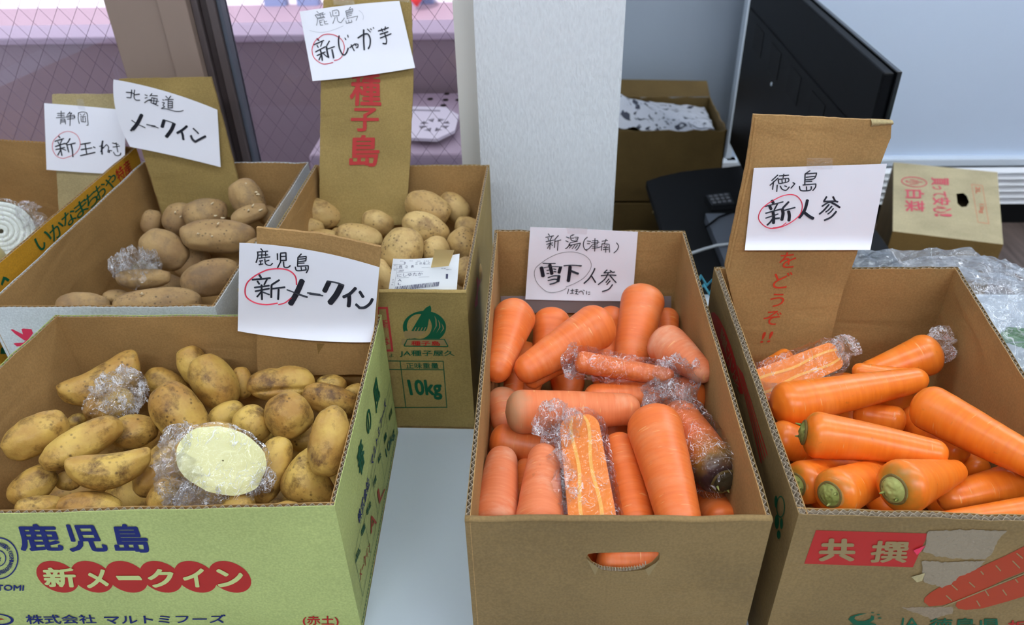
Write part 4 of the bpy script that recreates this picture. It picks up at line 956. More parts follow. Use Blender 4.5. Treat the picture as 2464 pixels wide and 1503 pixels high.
strokes(sF, [(17,575,255,480,342),(17,580,300,455,412),(17,510,352,495,475),(17,592,270,740,258),(16,665,240,652,300),(16,585,322,735,305,730,355,600,386),(16,580,325,590,385),(15,635,320,640,375),(15,690,315,688,362),(17,565,405,558,508),(17,610,420,640,470,700,485,747,435),(16,675,418,708,430),(17,800,370,832,386,770,456),
 (18,1060,190,985,240),(18,985,240,980,395),(18,985,240,1160,226,1120,310,990,330),(16,1000,290,1130,275),(16,995,356,1090,350),(18,950,407,1148,390,1140,440,1100,490),(18,900,425,925,490,1060,485,1080,430),(16,1005,430,1010,488),
 (44,485,640,508,682),(20,375,732,520,695,655,660),(42,452,722,475,775),(22,570,690,520,780),(22,390,832,500,802,620,770),(20,390,907,580,842),(44,500,800,512,900,508,985),(26,500,910,460,965,412,1010),(26,530,912,600,905),(30,738,660,650,752),(48,640,765,652,840,632,935),(22,660,792,740,770,835,745),(46,735,800,748,870,740,945),
 (44,1020,632,980,780,895,900),(46,975,822,1050,880,1110,912),(26,1310,582,1265,655,1440,650),(26,1405,582,1440,645,1480,660),(24,1240,727,1330,672,1380,665),(26,1345,700,1270,785,1200,845),(28,1385,672,1440,700,1510,745),(20,1390,725,1340,780,1295,815),(20,1412,760,1370,810,1325,845),(28,1455,805,1375,890,1275,938)], (1780, 380), 6.262, BLACK, eF)
strokes(sF, [(15,510,635,630,575,760,550,860,575,930,660,940,760,900,860,800,950,650,1030,500,1060,390,1035,300,950,285,870,330,770,420,690,510,635),(13,500,1050,620,1030,700,975)], (1780, 380), 6.262, RED, eF, name='red_circle')

# ------------------------------------------------------------------ napa cabbage box on the floor behind, storage boxes, bag
NT = .42; NPM = cardboard('light_kraft_card', srgb(206, 190, 150))
nq = [hz(q, NT) for q in ((2150, 390), (2400, 414), (2414, 588), (2148, 556))]
nb = empty('cardboard_box', (nq[0] + nq[2]) / 2 - Vector((0, 0, NT)), 'closed brown box with red writing 白菜 and a dark hand hole, on the floor', 'box')
npl = Plane(nq[0], (0, 0, 1))
hole = [npl.hit(q) for q in ((2301, 466), (2318, 464), (2327, 472), (2332, 486), (2326, 497), (2314, 498), (2304, 490))]
m = MB(); V = nq + hole; m.add(V, [tuple(t) for t in tessellate_polygon([nq, hole])]); tp_ = m.out('top_panel', NPM, nb)
for i in range(4):
    a, c = nq[i], nq[(i + 1) % 4]; m = MB(); m.add([a, c, Vector((c.x, c.y, 0.001)), Vector((a.x, a.y, 0.001))], [(3, 2, 1, 0)]); m.out('side_panel', KD if i in (2, 3) else KP, nb)
m = MB(); m.add([Vector((p.x, p.y, .002)) for p in nq], [(0, 1, 2, 3)]); m.out('bottom_panel', KD, nb)
N5 = lambda x, y: (2130 + x / 5.78, 380 + y / 5.78)
def nrot(s, x0, x1, y0, y1, mat, sk=18):   # glyph tops point right in the picture
    print_text(npl, s, [N5(x0, y0), N5(x0 + sk, y1), N5(x1 + sk, y1 + 6), N5(x1, y0 + 6)], mat, tp_, off=.02, eps=.001)
NR = plain('magenta_red_print', srgb(212, 84, 96), .6)
for s, x0, x1, y0, y1 in (('白', 275, 540, 440, 560), ('菜', 270, 545, 590, 745), ('買', 635, 880, 275, 380), ('っ', 650, 780, 385, 440), ('て', 660, 850, 465, 540), ('安', 655, 905, 550, 655), ('心', 665, 920, 670, 770)): nrot(s, x0, x1, y0, y1, NR, 4)
nrot('!', 680, 925, 775, 815, NR, 10)
poly_on(npl, [[N5(*p) for p in ell(402, 337, 182, 72, -6)], [N5(*p) for p in ell(402, 337, 166, 60, -6)]], NR, tp_, eps=.001); nrot('小', 280, 520, 300, 372, NR, 4)
mb = MB(); frame(npl, [(1200, 370), (1350, 385), (1440, 915), (1290, 895)], 7, mb, N5); mb.out('printed_frame', FAINT, tp_)
nrot('2L', 1250, 1320, 400, 500, FAINT, 10); nrot('13kg', 1290, 1370, 640, 770, FAINT, 10)

def open_box(label, rim, z0_, z1_, mat, jitter=.004, name='cardboard_box', seed=1):
    c = sum(rim, Vector()) / 4; e = empty(name, (c.x, c.y, z0_), label, 'box'); rr = random.Random(seed)
    names = ('front_panel', 'side_panel', 'back_panel', 'side_panel')
    for i in range(4):
        a, c2 = rim[i], rim[(i + 1) % 4]; n = (c2 - a).cross(Vector((0, 0, 1))).normalized(); k = 14
        t = [a.lerp(c2, j / k) + Vector((0, 0, rr.uniform(-jitter, jitter) * 1.0)) for j in range(k + 1)]
        pts = [Vector((a.x, a.y, z0_)), Vector((c2.x, c2.y, z0_))] + list(reversed(t))
        m = MB(); m.slab(pts, n, .005); fixn(m.out(names[i], mat, e))
    m = MB(); m.slab([Vector((p.x, p.y, z0_ + .005)) for p in rim], (0, 0, 1), .0045); m.out('bottom_panel', mat, e); return e
sz = hy((1600, 315), 2.47).z
sx0, sx1 = hy((1470, 320), 2.47).x, TX - .012
SD = cardboard('old_dark_card', srgb(122, 98, 56), .12)
rimS = [Vector((sx0, 2.47, sz)), Vector((sx1, 2.47, sz)), Vector((sx1, 2.79, sz + .0)), Vector((sx0, 2.79, sz))]
zlow = hy((1520, 486), 2.47).z
eS = open_box('brown open box of patterned wrapping paper behind the black stand', rimS, zlow, sz, SD)
m = MB(); m.add([Vector((sx0, 2.79, sz)), Vector((sx1, 2.79, sz)), Vector((sx1 - .01, 2.83, sz + .045)), Vector((sx0 + .01, 2.83, sz + .055))], [(0, 1, 2, 3)]); m.out('raised_flap', SD, eS)
low = [Vector((sx0 - .0, 2.30, zlow - .003)), Vector((sx1, 2.30, zlow - .003)), Vector((sx1, 2.66, zlow - .003)), Vector((sx0, 2.66, zlow - .003))]
lw = empty('cardboard_box', (sx0 + .2, 2.4, 0), 'closed brown box under the open box behind the black stand', 'box')
m = MB(); m.box(sx0, sx1, 2.465, 2.82, .001, zlow - .004); bevel(m.out('carton_body', SD, lw), .003)
m = MB(); m.box(sx0 + .16, sx0 + .21, 2.4645, 2.8205, zlow - .04, zlow - .0035); m.out('tape_strip', BT, lw)
# wrapping paper with dark marks
wm, nt, b_ = new_mat('patterned_wrapping_paper'); v = coords(nt); n1 = tex(nt, 'Noise', 17, v, Detail=2, Distortion=2.5)
rp_ = ramp(nt, [(.565, srgb(206, 208, 216)), (.60, srgb(48, 52, 70))]); nt.links.new(n1.outputs['Fac'], rp_.inputs[0]); nt.links.new(rp_.outputs[0], b_.inputs['Base Color'])
m = MB()
def wrap(u, v):
    x = sx0 + .02 + (sx1 - sx0 - .04) * u; y = 2.487 + .285 * v
    z = sz - .03 + .085 * (1.25 - 1.3 * u) * (.35 + .65 * math.sin(PI * min(1, v * 1.25))) + .012 * noise.noise(Vector((u * 9, v * 9, 4)))
    return Vector((x, y, z))
m.grid(wrap, 40, 24); o = m.out('wrapping_paper', wm, None, smooth=True, org=(sx0 + .2, 2.6, zlow + .1)); tag(o, 'white wrapping paper with dark blotches crumpled in the rear box', 'wrapping paper')

# bag of greens on the table to the right of the right box
bag = empty('plastic_bag', (.78, .85, T), 'clear crumpled plastic bag of greens beside the right carrot box', 'bag')
def bag_fn(u, v, lay=0.0, part=0):
    if part == 0: x = .552 + .52 * u; y = .46 + .69 * v; ed = min(1, 6 * u + .55) * min(1, 4.5 * (1 - u)) * min(1, 6 * v) * min(1, 3.6 * (1 - v) + .12)
    else: x = .34 + .42 * u; y = .905 + .245 * v; ed = min(1, 4 * u + .25) * min(1, 6 * (1 - u) + .3) * min(1, 5 * v + .75) * min(1, 3 * (1 - v) + .12)
    hgt = (.172 if part == 0 else .158) * max(0, ed) ** .45 * (1 - lay * .16) * (1 - .75 * max(0, (x - .66) / .40)) * (1 - (.12 if part else 0))
    q = Vector((x * 15 + lay * 9, y * 15, 2 + lay * 5)); rd_ = 1 - 2.2 * abs(noise.noise(q)); r2_ = 1 - 2.2 * abs(noise.noise(q * 2.7 + Vector((4, 1, 2))))
    z = T + .004 + hgt + ed * (.020 * noise.noise(Vector((x * 8, y * 8, 2))) + .012 * rd_ + .005 * r2_ - .016)
    x += .006 * noise.noise(Vector((x * 20, y * 20, 8)))
    return Vector((x, y, max(z, T + .004)))
m = MB(); m.grid(lambda u, v: bag_fn(u, v), 90, 120); m.out('bag_film', BAG, bag, smooth=False)
m = MB(); m.grid(lambda u, v: bag_fn(u, v, 1.0), 60, 80); m.out('bag_fold', BAG, bag, smooth=False)
m = MB(); m.grid(lambda u, v: bag_fn(u, v, 0, 1), 90, 60); m.out('bag_fold', BAG, bag, smooth=False)
m = MB(); m.grid(lambda u, v: Vector((.345 + .10 * u + .03 * v, 1.04 + .05 * math.sin(5 * u), T + .13 + .06 * v * (1 - .8 * u) + .02 * noise.noise(Vector((u * 5, v * 5, 1))))), 20, 12); m.out('bag_fold', BAG, bag, smooth=False)
LEAF = plain('leaf_green', srgb(70, 140, 62), .5); STEMM = plain('stalk_pale', srgb(214, 226, 206), .5)
rr = random.Random(5)
for k in range(5):
    bx = .70 + rr.random() * .22; by = .62 + rr.random() * .22; a = rr.uniform(-.9, .9); L = .22
    g = empty('leafy_green', (bx, by, T + .02), 'white stalked green vegetable inside the clear bag', 'vegetable', 'greens in the clear plastic bag')
    pts = [Vector((bx + math.sin(a) * L * t * .6, by + math.cos(a) * L * t * .7 , T + .03 + .012 * (k % 4) + .02 * math.sin(PI * t))) for t in [i / 8 for i in range(9)]]
    m = MB(); m.tube(pts, [.012 - .008 * i / 8 for i in range(9)], 8); m.out('stalk', STEMM, g, smooth=True)
    m = MB(); tip = pts[-1]; d = (pts[-1] - pts[-3]).normalized(); sd_ = d.cross(Vector((0, 0, 1)))
    m.grid(lambda u, v: tip + d * (.11 * v - .03) + sd_ * ((u - .5) * .07 * math.sin(PI * (.12 + .8 * v))) + Vector((0, 0, .014 * math.sin(u * 9) * v)), 8, 8); m.out('leaf', LEAF, g, smooth=True)
# ------------------------------------------------------------------ vegetables
def potato_mat(name, c1, c2, dirt, spec_amt, rough=.55):
    m, nt, b = new_mat(name); v = coords(nt, rnd=True)
    n1 = tex(nt, 'Noise', 16, v, Detail=5, Roughness=.6, Distortion=.1); r1 = ramp(nt, [(.38, c2), (.62, c1)]); nt.links.new(n1.outputs['Fac'], r1.inputs[0])
    n2 = tex(nt, 'Noise', 34, v, Detail=6, Roughness=.72, Distortion=.15); r2 = ramp(nt, [(.50, (0, 0, 0, 1)), (.66, (1, 1, 1, 1))]); nt.links.new(n2.outputs['Fac'], r2.inputs[0])
    mu = nt.nodes.new('ShaderNodeMath'); mu.operation = 'MULTIPLY'; mu.inputs[1].default_value = spec_amt; nt.links.new(r2.outputs[0], mu.inputs[0])
    c = mixc(nt, mu.outputs[0], r1.outputs[0], dirt)
    vo = tex(nt, 'Voronoi', 150, v); r3 = ramp(nt, [(.14, (1, 1, 1, 1)), (.30, (0, 0, 0, 1))]); nt.links.new(vo.outputs['Distance'], r3.inputs[0])
    n3 = tex(nt, 'Noise', 26, v, Detail=2); r4 = ramp(nt, [(.48, (0, 0, 0, 1)), (.60, (1, 1, 1, 1))]); nt.links.new(n3.outputs['Fac'], r4.inputs[0])
    m2 = nt.nodes.new('ShaderNodeMath'); m2.operation = 'MULTIPLY'; nt.links.new(r3.outputs[0], m2.inputs[0]); nt.links.new(r4.outputs[0], m2.inputs[1])
    m3 = nt.nodes.new('ShaderNodeMath'); m3.operation = 'MULTIPLY'; m3.inputs[1].default_value = .7; nt.links.new(m2.outputs[0], m3.inputs[0])
    c = mixc(nt, m3.outputs[0], c, tuple(x * .45 for x in dirt[:3]) + (1,))
    nt.links.new(c, b.inputs['Base Color']); b.inputs['Roughness'].default_value = rough; b.inputs['Specular IOR Level'].default_value = .35
    ad = nt.nodes.new('ShaderNodeMath'); ad.operation = 'MULTIPLY_ADD'; ad.inputs[1].default_value = .5
    nt.links.new(n2.outputs['Fac'], ad.inputs[0]); n5 = tex(nt, 'Noise', 220, v, Detail=2); nt.links.new(n5.outputs['Fac'], ad.inputs[2])
    bp = nt.nodes.new('ShaderNodeBump'); bp.inputs['Strength'].default_value = .35; bp.inputs['Distance'].default_value = .0015
    nt.links.new(ad.outputs[0], bp.inputs['Height']); nt.links.new(bp.outputs[0], b.inputs['Normal']); return m
PG = potato_mat('yellow_potato_skin', srgb(208, 172, 88), srgb(172, 128, 62), srgb(92, 62, 32), .9, .45)
PJ = potato_mat('tan_potato_skin', srgb(206, 176, 116), srgb(180, 146, 90), srgb(118, 88, 56), .7)
PW = potato_mat('brown_potato_skin', srgb(180, 148, 100), srgb(152, 120, 82), srgb(112, 94, 76), .55, .7)
def carrot_mat(name, c1, c2, pale, pale_amt, rough=.38, sh=None):
    m, nt, b = new_mat(name); v = coords(nt, rnd=True); vs = coords(nt, (9, 9, 110), rnd=True); vd = coords(nt, (28, 28, 260), rnd=True); vp = coords(nt, (10, 10, 22), rnd=True)
    n1 = tex(nt, 'Noise', 2.0, vs, Detail=4); r1 = ramp(nt, [(.2, c2), (.8, c1)]); nt.links.new(n1.outputs['Fac'], r1.inputs[0])
    n2 = tex(nt, 'Noise', 1.6, vp, Detail=5, Roughness=.65); r2 = ramp(nt, [(.5, (0, 0, 0, 1)), (.75, (1, 1, 1, 1))]); nt.links.new(n2.outputs['Fac'], r2.inputs[0])
    mu = nt.nodes.new('ShaderNodeMath'); mu.operation = 'MULTIPLY'; mu.inputs[1].default_value = pale_amt; nt.links.new(r2.outputs[0], mu.inputs[0])
    c = mixc(nt, mu.outputs[0], r1.outputs[0], pale)
    n3 = tex(nt, 'Noise', 1.7, vd, Detail=1); r3 = ramp(nt, [(.70, (0, 0, 0, 1)), (.76, (1, 1, 1, 1))]); nt.links.new(n3.outputs['Fac'], r3.inputs[0])
    m3 = nt.nodes.new('ShaderNodeMath'); m3.operation = 'MULTIPLY'; m3.inputs[1].default_value = .55; nt.links.new(r3.outputs[0], m3.inputs[0])
    c = mixc(nt, m3.outputs[0], c, srgb(246, 186, 120))
    n6 = tex(nt, 'Noise', 60, v, Detail=4, Roughness=.7); r6 = ramp(nt, [(.66, (0, 0, 0, 1)), (.74, (1, 1, 1, 1))]); nt.links.new(n6.outputs['Fac'], r6.inputs[0])
    m6 = nt.nodes.new('ShaderNodeMath'); m6.operation = 'MULTIPLY'; m6.inputs[1].default_value = .35; nt.links.new(r6.outputs[0], m6.inputs[0])
    c = mixc(nt, m6.outputs[0], c, srgb(140, 84, 46))
    if sh:
        for col_, a_, b_ in sh:
            sx = nt.nodes.new('ShaderNodeSeparateXYZ'); nt.links.new(coords(nt), sx.inputs[0]); nz_ = tex(nt, 'Noise', 45, v, Detail=3)
            ad_ = nt.nodes.new('ShaderNodeMath'); ad_.operation = 'MULTIPLY_ADD'; ad_.inputs[1].default_value = .035; nt.links.new(nz_.outputs['Fac'], ad_.inputs[0]); nt.links.new(sx.outputs[2], ad_.inputs[2])
            mr_ = nt.nodes.new('ShaderNodeMapRange'); mr_.inputs['From Min'].default_value = a_; mr_.inputs['From Max'].default_value = b_; mr_.inputs['To Min'].default_value = 1; mr_.inputs['To Max'].default_value = 0
            nt.links.new(ad_.outputs[0], mr_.inputs['Value']); c = mixc(nt, mr_.outputs[0], c, col_)
    nt.links.new(c, b.inputs['Base Color']); b.inputs['Roughness'].default_value = rough
    b.inputs['Subsurface Weight'].default_value = .0
    ad = nt.nodes.new('ShaderNodeMath'); ad.operation = 'SUBTRACT'; nt.links.new(n1.outputs['Fac'], ad.inputs[0]); nt.links.new(r3.outputs[0], ad.inputs[1])
    bp = nt.nodes.new('ShaderNodeBump'); bp.inputs['Strength'].default_value = .22; bp.inputs['Distance'].default_value = .0008
    nt.links.new(ad.outputs[0], bp.inputs['Height']); nt.links.new(bp.outputs[0], b.inputs['Normal']); return m
CR = carrot_mat('bright_carrot_skin', srgb(246, 134, 40), srgb(232, 112, 26), srgb(246, 158, 80), .35, .33)
CRG = carrot_mat('green_shouldered_carrot', srgb(246, 134, 40), srgb(232, 112, 26), srgb(246, 158, 80), .35, .33, sh=((srgb(150, 120, 40), -.004, .010),))
CC = carrot_mat('pale_carrot_skin', srgb(240, 126, 58), srgb(222, 102, 38), srgb(234, 148, 98), .7, .42)
CPK = carrot_mat('pinkish_carrot_skin', srgb(232, 136, 90), srgb(216, 108, 58), srgb(230, 168, 134), 1.0, .6)
CEA = carrot_mat('earthy_headed_carrot', srgb(236, 134, 80), srgb(222, 110, 56), srgb(228, 160, 120), .9, .55, sh=((srgb(184, 132, 94), .004, .026),))
CDK = carrot_mat('dark_headed_carrot', srgb(236, 126, 62), srgb(222, 104, 46), srgb(226, 150, 104), .5, .36, sh=((srgb(150, 112, 42), .022, .060), (srgb(64, 40, 40), .006, .030)))
CROWN = potato_mat('carrot_crown', srgb(176, 180, 108), srgb(132, 142, 70), srgb(92, 84, 44), .8, .8); CRDK = plain('dark_crown', srgb(66, 56, 34), .8, bump=.9, bscale=160)
CRIM = plain('crown_rim', srgb(112, 92, 44), .75, bump=.8, bscale=150)
CUT = plain('cut_potato_flesh', srgb(222, 218, 156), .3, bump=.3, bscale=60); ONF = plain('cut_onion_flesh', srgb(226, 232, 222), .25)
CUTC = plain('cut_carrot_flesh', srgb(250, 140, 50), .3, bump=.1); CORE = plain('carrot_core', srgb(255, 186, 90), .3)
SPR = plain('sprout', srgb(232, 214, 176), .6); ONS = plain('onion_skin', srgb(206, 190, 130), .35)

# ---- description of every vegetable: position measured on the photo + height above the table
POT = []   # box, x, y, a, b, angle, z, kind, label
def P_(box, x, y, a, b, ang, z, kind='', label='', sq=1.0): POT.append(dict(t='p', box=box, x=x, y=y, a=a, b=b, ang=ang, z=z, kind=kind, label=label, sq=sq))
G = 'G'
P_(G, 247, 918, 112, 60, 30, .150, 'bend', 'big dusty potato at the upper left of the pale green box')
P_(G, 88, 1046, 92, 57, 34, .170, '', 'smooth potato lying at the far left of the pale green box')
P_(G, 200, 1065, 112, 50, 33, .160, '', 'long potato under the left film-wrapped one')
P_(G, 320, 1038, 62, 46, 10, .150, '', 'short round potato right of the long left potato')
P_(G, 262, 1122, 110, 48, 9, .178, 'bend', 'kidney shaped potato at the left front of the pale green box')
P_(G, 432, 996, 93, 62, -52, .168, '', 'large speckled potato above the cut half')
P_(G, 515, 920, 80, 55, -58, .150, '', 'smooth oval potato standing at the back centre, pale green box')
P_(G, 468, 880, 56, 40, -60, .130, '', 'potato half hidden behind the back centre oval one')
P_(G, 402, 928, 64, 40, -32, .125, '', 'yellow potato between the left film ball and the back')
P_(G, 583, 920, 42, 26, -80, .130, '', 'small narrow potato at the back beside the knobbly one')
P_(G, 677, 923, 86, 45, 4, .152, 'knob', 'knobbly cracked wide potato below the large sign')
P_(G, 798, 927, 38, 28, -8, .135, '', 'small potato at the back right of the pale green box')
P_(G, 795, 962, 72, 40, -16, .148, '', 'rough skinned potato near the right wall at the back')
P_(G, 693, 998, 62, 58, -60, .176, '', 'round potato with dark spot, right of centre in pale green box')
P_(G, 853, 942, 26, 20, 20, .135, '', 'smallest potato in the back right corner of the pale green box')
P_(G, 545, 998, 50, 34, 28, .140, '', 'small potato left of the freckled one in the middle')
P_(G, 607, 1020, 50, 46, -50, .150, '', 'freckled potato left of the round spotted one')
P_(G, 793, 1062, 89, 52, 84, .176, '', 'smooth upright potato against the right wall of pale green box')
P_(G, 652, 1130, 88, 46, 72, .150, '', 'shaded potato just right of the cut half')
P_(G, 748, 1152, 76, 58, -62, .150, 'bend', 'big potato in the front right of the pale green box')
P_(G, 383, 1128, 84, 50, 58, .135, '', 'dirty potato in shadow left of the cut half')
P_(G, 398, 1192, 50, 44, 60, .150, '', 'potato at the front edge below the cut half')
P_(G, 80, 1168, 70, 48, 45, .135, '', 'potato at the lower left, partly under others')
P_(G, 100, 1220, 66, 34, 5, .150, '', 'potato peeping over the front edge at far left')
P_(G, 215, 1222, 80, 48, -3, .150, '', 'wide potato peeping over the front edge, left part')
P_(G, 165, 1155, 34, 28, 0, .115, '', 'small dark potato deep between the left ones')
P_(G, 572, 1218, 44, 36, 0, .148, '', 'small potato at the front edge right of the film twist')
P_(G, 688, 1236, 46, 32, 0, .146, '', 'potato top just above the front edge at the right')
P_(G, 185, 1012, 26, 20, 30, .125, '', 'tiny pale potato behind the left smooth one')
P_(G, 172, 1046, 40, 26, 10, .120, '', 'small potato behind the long left potato')
P_(G, 265, 975, 66, 42, 20, .140, 'wrapball', 'film-wrapped half potato in the left of the pale green box')
P_(G, 518, 1050, 60, 40, 10, .140, '', 'orange tinted potato peeping above the cut half')
P_(G, 735, 1052, 44, 36, 20, .120, '', 'dark potato behind the round spotted one')
J_ = 'J'
P_(J_, 767, 515, 58, 38, -6, .175, '', 'oval potato near the left wall of the emblem box')
P_(J_, 733, 548, 50, 28, -4, .160, '', 'potato below the left oval one, emblem box')
P_(J_, 775, 572, 40, 22, 0, .150, '', 'potato top just over the leaning card edge')
P_(J_, 820, 566, 28, 22, 0, .135, '', 'small potato left of the wide middle one')
P_(J_, 863, 572, 60, 36, -8, .165, '', 'wide tan potato in the middle of the emblem box')
P_(J_, 912, 535, 42, 33, -20, .150, '', 'pale patched potato below the tallest card')
P_(J_, 968, 602, 60, 52, 70, .180, '', 'large upright potato left of the label slip')
P_(J_, 1029, 503, 58, 44, -32, .175, '', 'big potato with pale scrape at the back right')
P_(J_, 1092, 500, 42, 34, -50, .160, '', 'potato behind the scraped one, back right')
P_(J_, 1025, 550, 60, 38, -24, .165, '', 'brown oval potato below the scraped one')
P_(J_, 1046, 602, 36, 34, 30, .165, '', 'small potato behind the brown tape')
P_(J_, 1130, 548, 38, 26, -20, .150, '', 'potato against the right wall, emblem box, upper')
P_(J_, 1117, 588, 42, 38, -60, .168, '', 'round potato against the right wall beside the tape')
P_(J_, 1126, 655, 36, 40, 0, .160, '', 'potato right of the label slip in the corner')
P_(J_, 922, 668, 50, 26, -68, .155, '', 'narrow potato left of the label slip')
P_(J_, 1000, 660, 46, 36, 0, .15, '', 'potato hidden mostly behind the label slip')
W_ = 'W'
P_(W_, 596, 480, 56, 42, -64, .165, 'sprout', 'tall brown potato standing at the back of the white box')
P_(W_, 600, 516, 48, 24, 22, .150, 'sprout', 'slim brown potato below the tall one')
P_(W_, 527, 568, 94, 44, -1, .165, 'sprout', 'long sprouting brown potato in the middle of the white box')
P_(W_, 495, 514, 56, 42, 10, .145, 'sprout', 'large brown potato behind the long sprouting one')
P_(W_, 432, 525, 44, 40, 40, .140, 'sprout', 'brown potato left of the large rear one')
P_(W_, 364, 534, 34, 26, 70, .130, '', 'small egg shaped brown potato near the left wall')
P_(W_, 397, 600, 66, 50, -38, .160, '', 'pear shaped brown potato in the centre of the white box')
P_(W_, 345, 667, 70, 33, 2, .145, 'halftop', 'halved brown potato with film on its cut, white box')
P_(W_, 508, 668, 76, 48, 14, .130, '', 'broad brown potato at the lower right of the white box')
P_(W_, 198, 738, 70, 40, 4, .150, '', 'brown potato at the front left edge of the white box')
P_(W_, 282, 716, 38, 22, -4, .115, '', 'small shaded brown potato between front ones')
P_(W_, 378, 728, 112, 40, 3, .135, 'sprout', 'long brown potato along the front edge of the white box')
P_(W_, 648, 520, 26, 28, 60, .130, '', 'brown potato touching the right wall of the white box')
P_(W_, 628, 604, 42, 36, 0, .135, '', 'brown potato peeping left of the large sign card')
for d in POT: d['mat'] = {'G': PG, 'J': PJ, 'W': PW}[d['box']]
CAR = []
def C_(box, x1, y1, r1, z1, x2, y2, r2, z2, label, kind='', mat=None, bend=0): CAR.append(dict(t='c', box=box, p1=(x1, y1), r1=r1, z1=z1, p2=(x2, y2), r2=r2, z2=z2, label=label, kind=kind, mat=mat or (CC if box == 'C' else CR), bend=bend))
c = 'C'
C_(c, 1237, 765, 51, .175, 1200, 882, 34, .165, 'upright carrot with its tip forward in the back left corner', 'tip')
C_(c, 1328, 778, 46, .145, 1318, 860, 38, .120, 'carrot standing second from the left at the back')
C_(c, 1430, 788, 57, .185, 1275, 885, 36, .165, 'thick carrot lying diagonally across the back of the box')
C_(c, 1546, 728, 53, .180, 1508, 905, 36, .130, 'tallest carrot standing at the back, overlapping the paper sign')
C_(c, 1608, 832, 50, .165, 1680, 888, 32, .175, 'stubby pale carrot pointing forward at the back right', 'tip', CPK)
C_(c, 1470, 765, 32, .125, 1466, 900, 30, .100, 'shaded carrot between the diagonal and the tallest one')
C_(c, 1605, 765, 28, .125, 1605, 870, 26, .10, 'carrot end in the back right corner behind the stubby one')
C_(c, 1405, 872, 28, .165, 1600, 905, 22, .155, 'reddish half carrot in crinkled film across the middle', 'wrap')
C_(c, 1290, 912, 25, .145, 1500, 930, 36, .130, 'curved carrot with its blunt tip at the left', 'tiprev', None, .03)
C_(c, 1662, 950, 46, .135, 1440, 955, 34, .140, 'carrot lying across under the film with head at the right')
C_(c, 1258, 990, 52, .165, 1500, 985, 40, .160, 'wide carrot with earthy head across the middle left', 'earth', CPK)
C_(c, 1210, 965, 38, .135, 1215, 1010, 34, .13, 'carrot head against the left wall behind the wide one', 'earth')
C_(c, 1238, 905, 26, .110, 1235, 940, 24, .10, 'dark carrot piece deep at the left')
C_(c, 1212, 1062, 42, .125, 1340, 1085, 36, .120, 'carrot pointing right under the wide carrot')
C_(c, 1190, 1245, 58, .150, 1207, 1112, 38, .150, 'pale ringed carrot in the front left corner', '', CPK)
C_(c, 1298, 1250, 58, .152, 1308, 1106, 38, .155, 'pink dusty carrot second from the left at the front', '', CPK)
C_(c, 1262, 1200, 34, .11, 1264, 1130, 26, .115, 'orange carrot deep between the two front left ones')
C_(c, 1426, 1256, 57, .168, 1396, 1035, 50, .172, 'halved carrot with pale core in clear film at the front', 'half')
C_(c, 1532, 1262, 47, .142, 1492, 1085, 44, .148, 'carrot under loose film right of the halved one')
C_(c, 1578, 1032, 67, .172, 1636, 1255, 52, .165, 'broad smooth carrot pointing forward at the front right')
C_(c, 1728, 1135, 57, .165, 1640, 1010, 46, .160, 'film-wrapped carrot with dark crown at the right', 'darkcrown')
C_(c, 1735, 1252, 46, .125, 1700, 1200, 40, .110, 'shaded carrot in the front right corner')
C_(c, 1575, 1350, 36, .125, 1470, 1350, 34, .125, 'deep orange carrot seen through the hand hole', 'low')
r = 'R'
C_(r, 2000, 858, 34, .165, 1838, 925, 42, .165, 'halved carrot in clear film at the left wall', 'halfside')
C_(r, 1890, 862, 24, .150, 1850, 885, 24, .14, 'carrot behind the film-wrapped half')
C_(r, 2222, 855, 50, .150, 2100, 895, 32, .135, 'carrot with rounded end at the back right', 'filmbit')
C_(r, 2075, 893, 20, .150, 2180, 915, 30, .145, 'small tip of a carrot in the middle back', 'tiprev')
C_(r, 1902, 972, 56, .170, 2196, 915, 30, .178, 'long carrot lying left to right at the back', 'tip')
C_(r, 2245, 985, 56, .172, 2478, 1108, 42, .192, 'big carrot running down to the right edge')
C_(r, 1968, 1045, 56, .178, 2246, 1088, 32, .172, 'carrot with round green crown facing left', 'crown')
C_(r, 1885, 1058, 46, .145, 1990, 1090, 36, .13, 'carrot at the left wall under the green-crowned one')
C_(r, 1935, 1160, 52, .150, 2040, 1130, 40, .13, 'carrot head in shadow against the left wall', 'crown')
C_(r, 2015, 1182, 58, .165, 2150, 1130, 36, .13, 'carrot with crown facing forward at the front left', 'crown')
C_(r, 2175, 1170, 67, .172, 2295, 1135, 28, .150, 'fat carrot with large green crown facing the viewer', 'crown')
C_(r, 2302, 1195, 38, .165, 2450, 1160, 50, .170, 'carrot with its tip forward at the front right', 'tiprev')
C_(r, 2190, 1258, 14, .165, 2470, 1242, 46, .172, 'carrot lying along the front edge at the right')
C_(r, 2300, 1085, 34, .125, 2200, 1010, 34, .12, 'dark carrot under the crossing ones')
C_(r, 2150, 1010, 34, .125, 2090, 1000, 34, .12, 'shaded carrot beneath the long one')
C_(r, 2350, 1125, 30, .12, 2330, 1090, 28, .12, 'small carrot deep at the right')

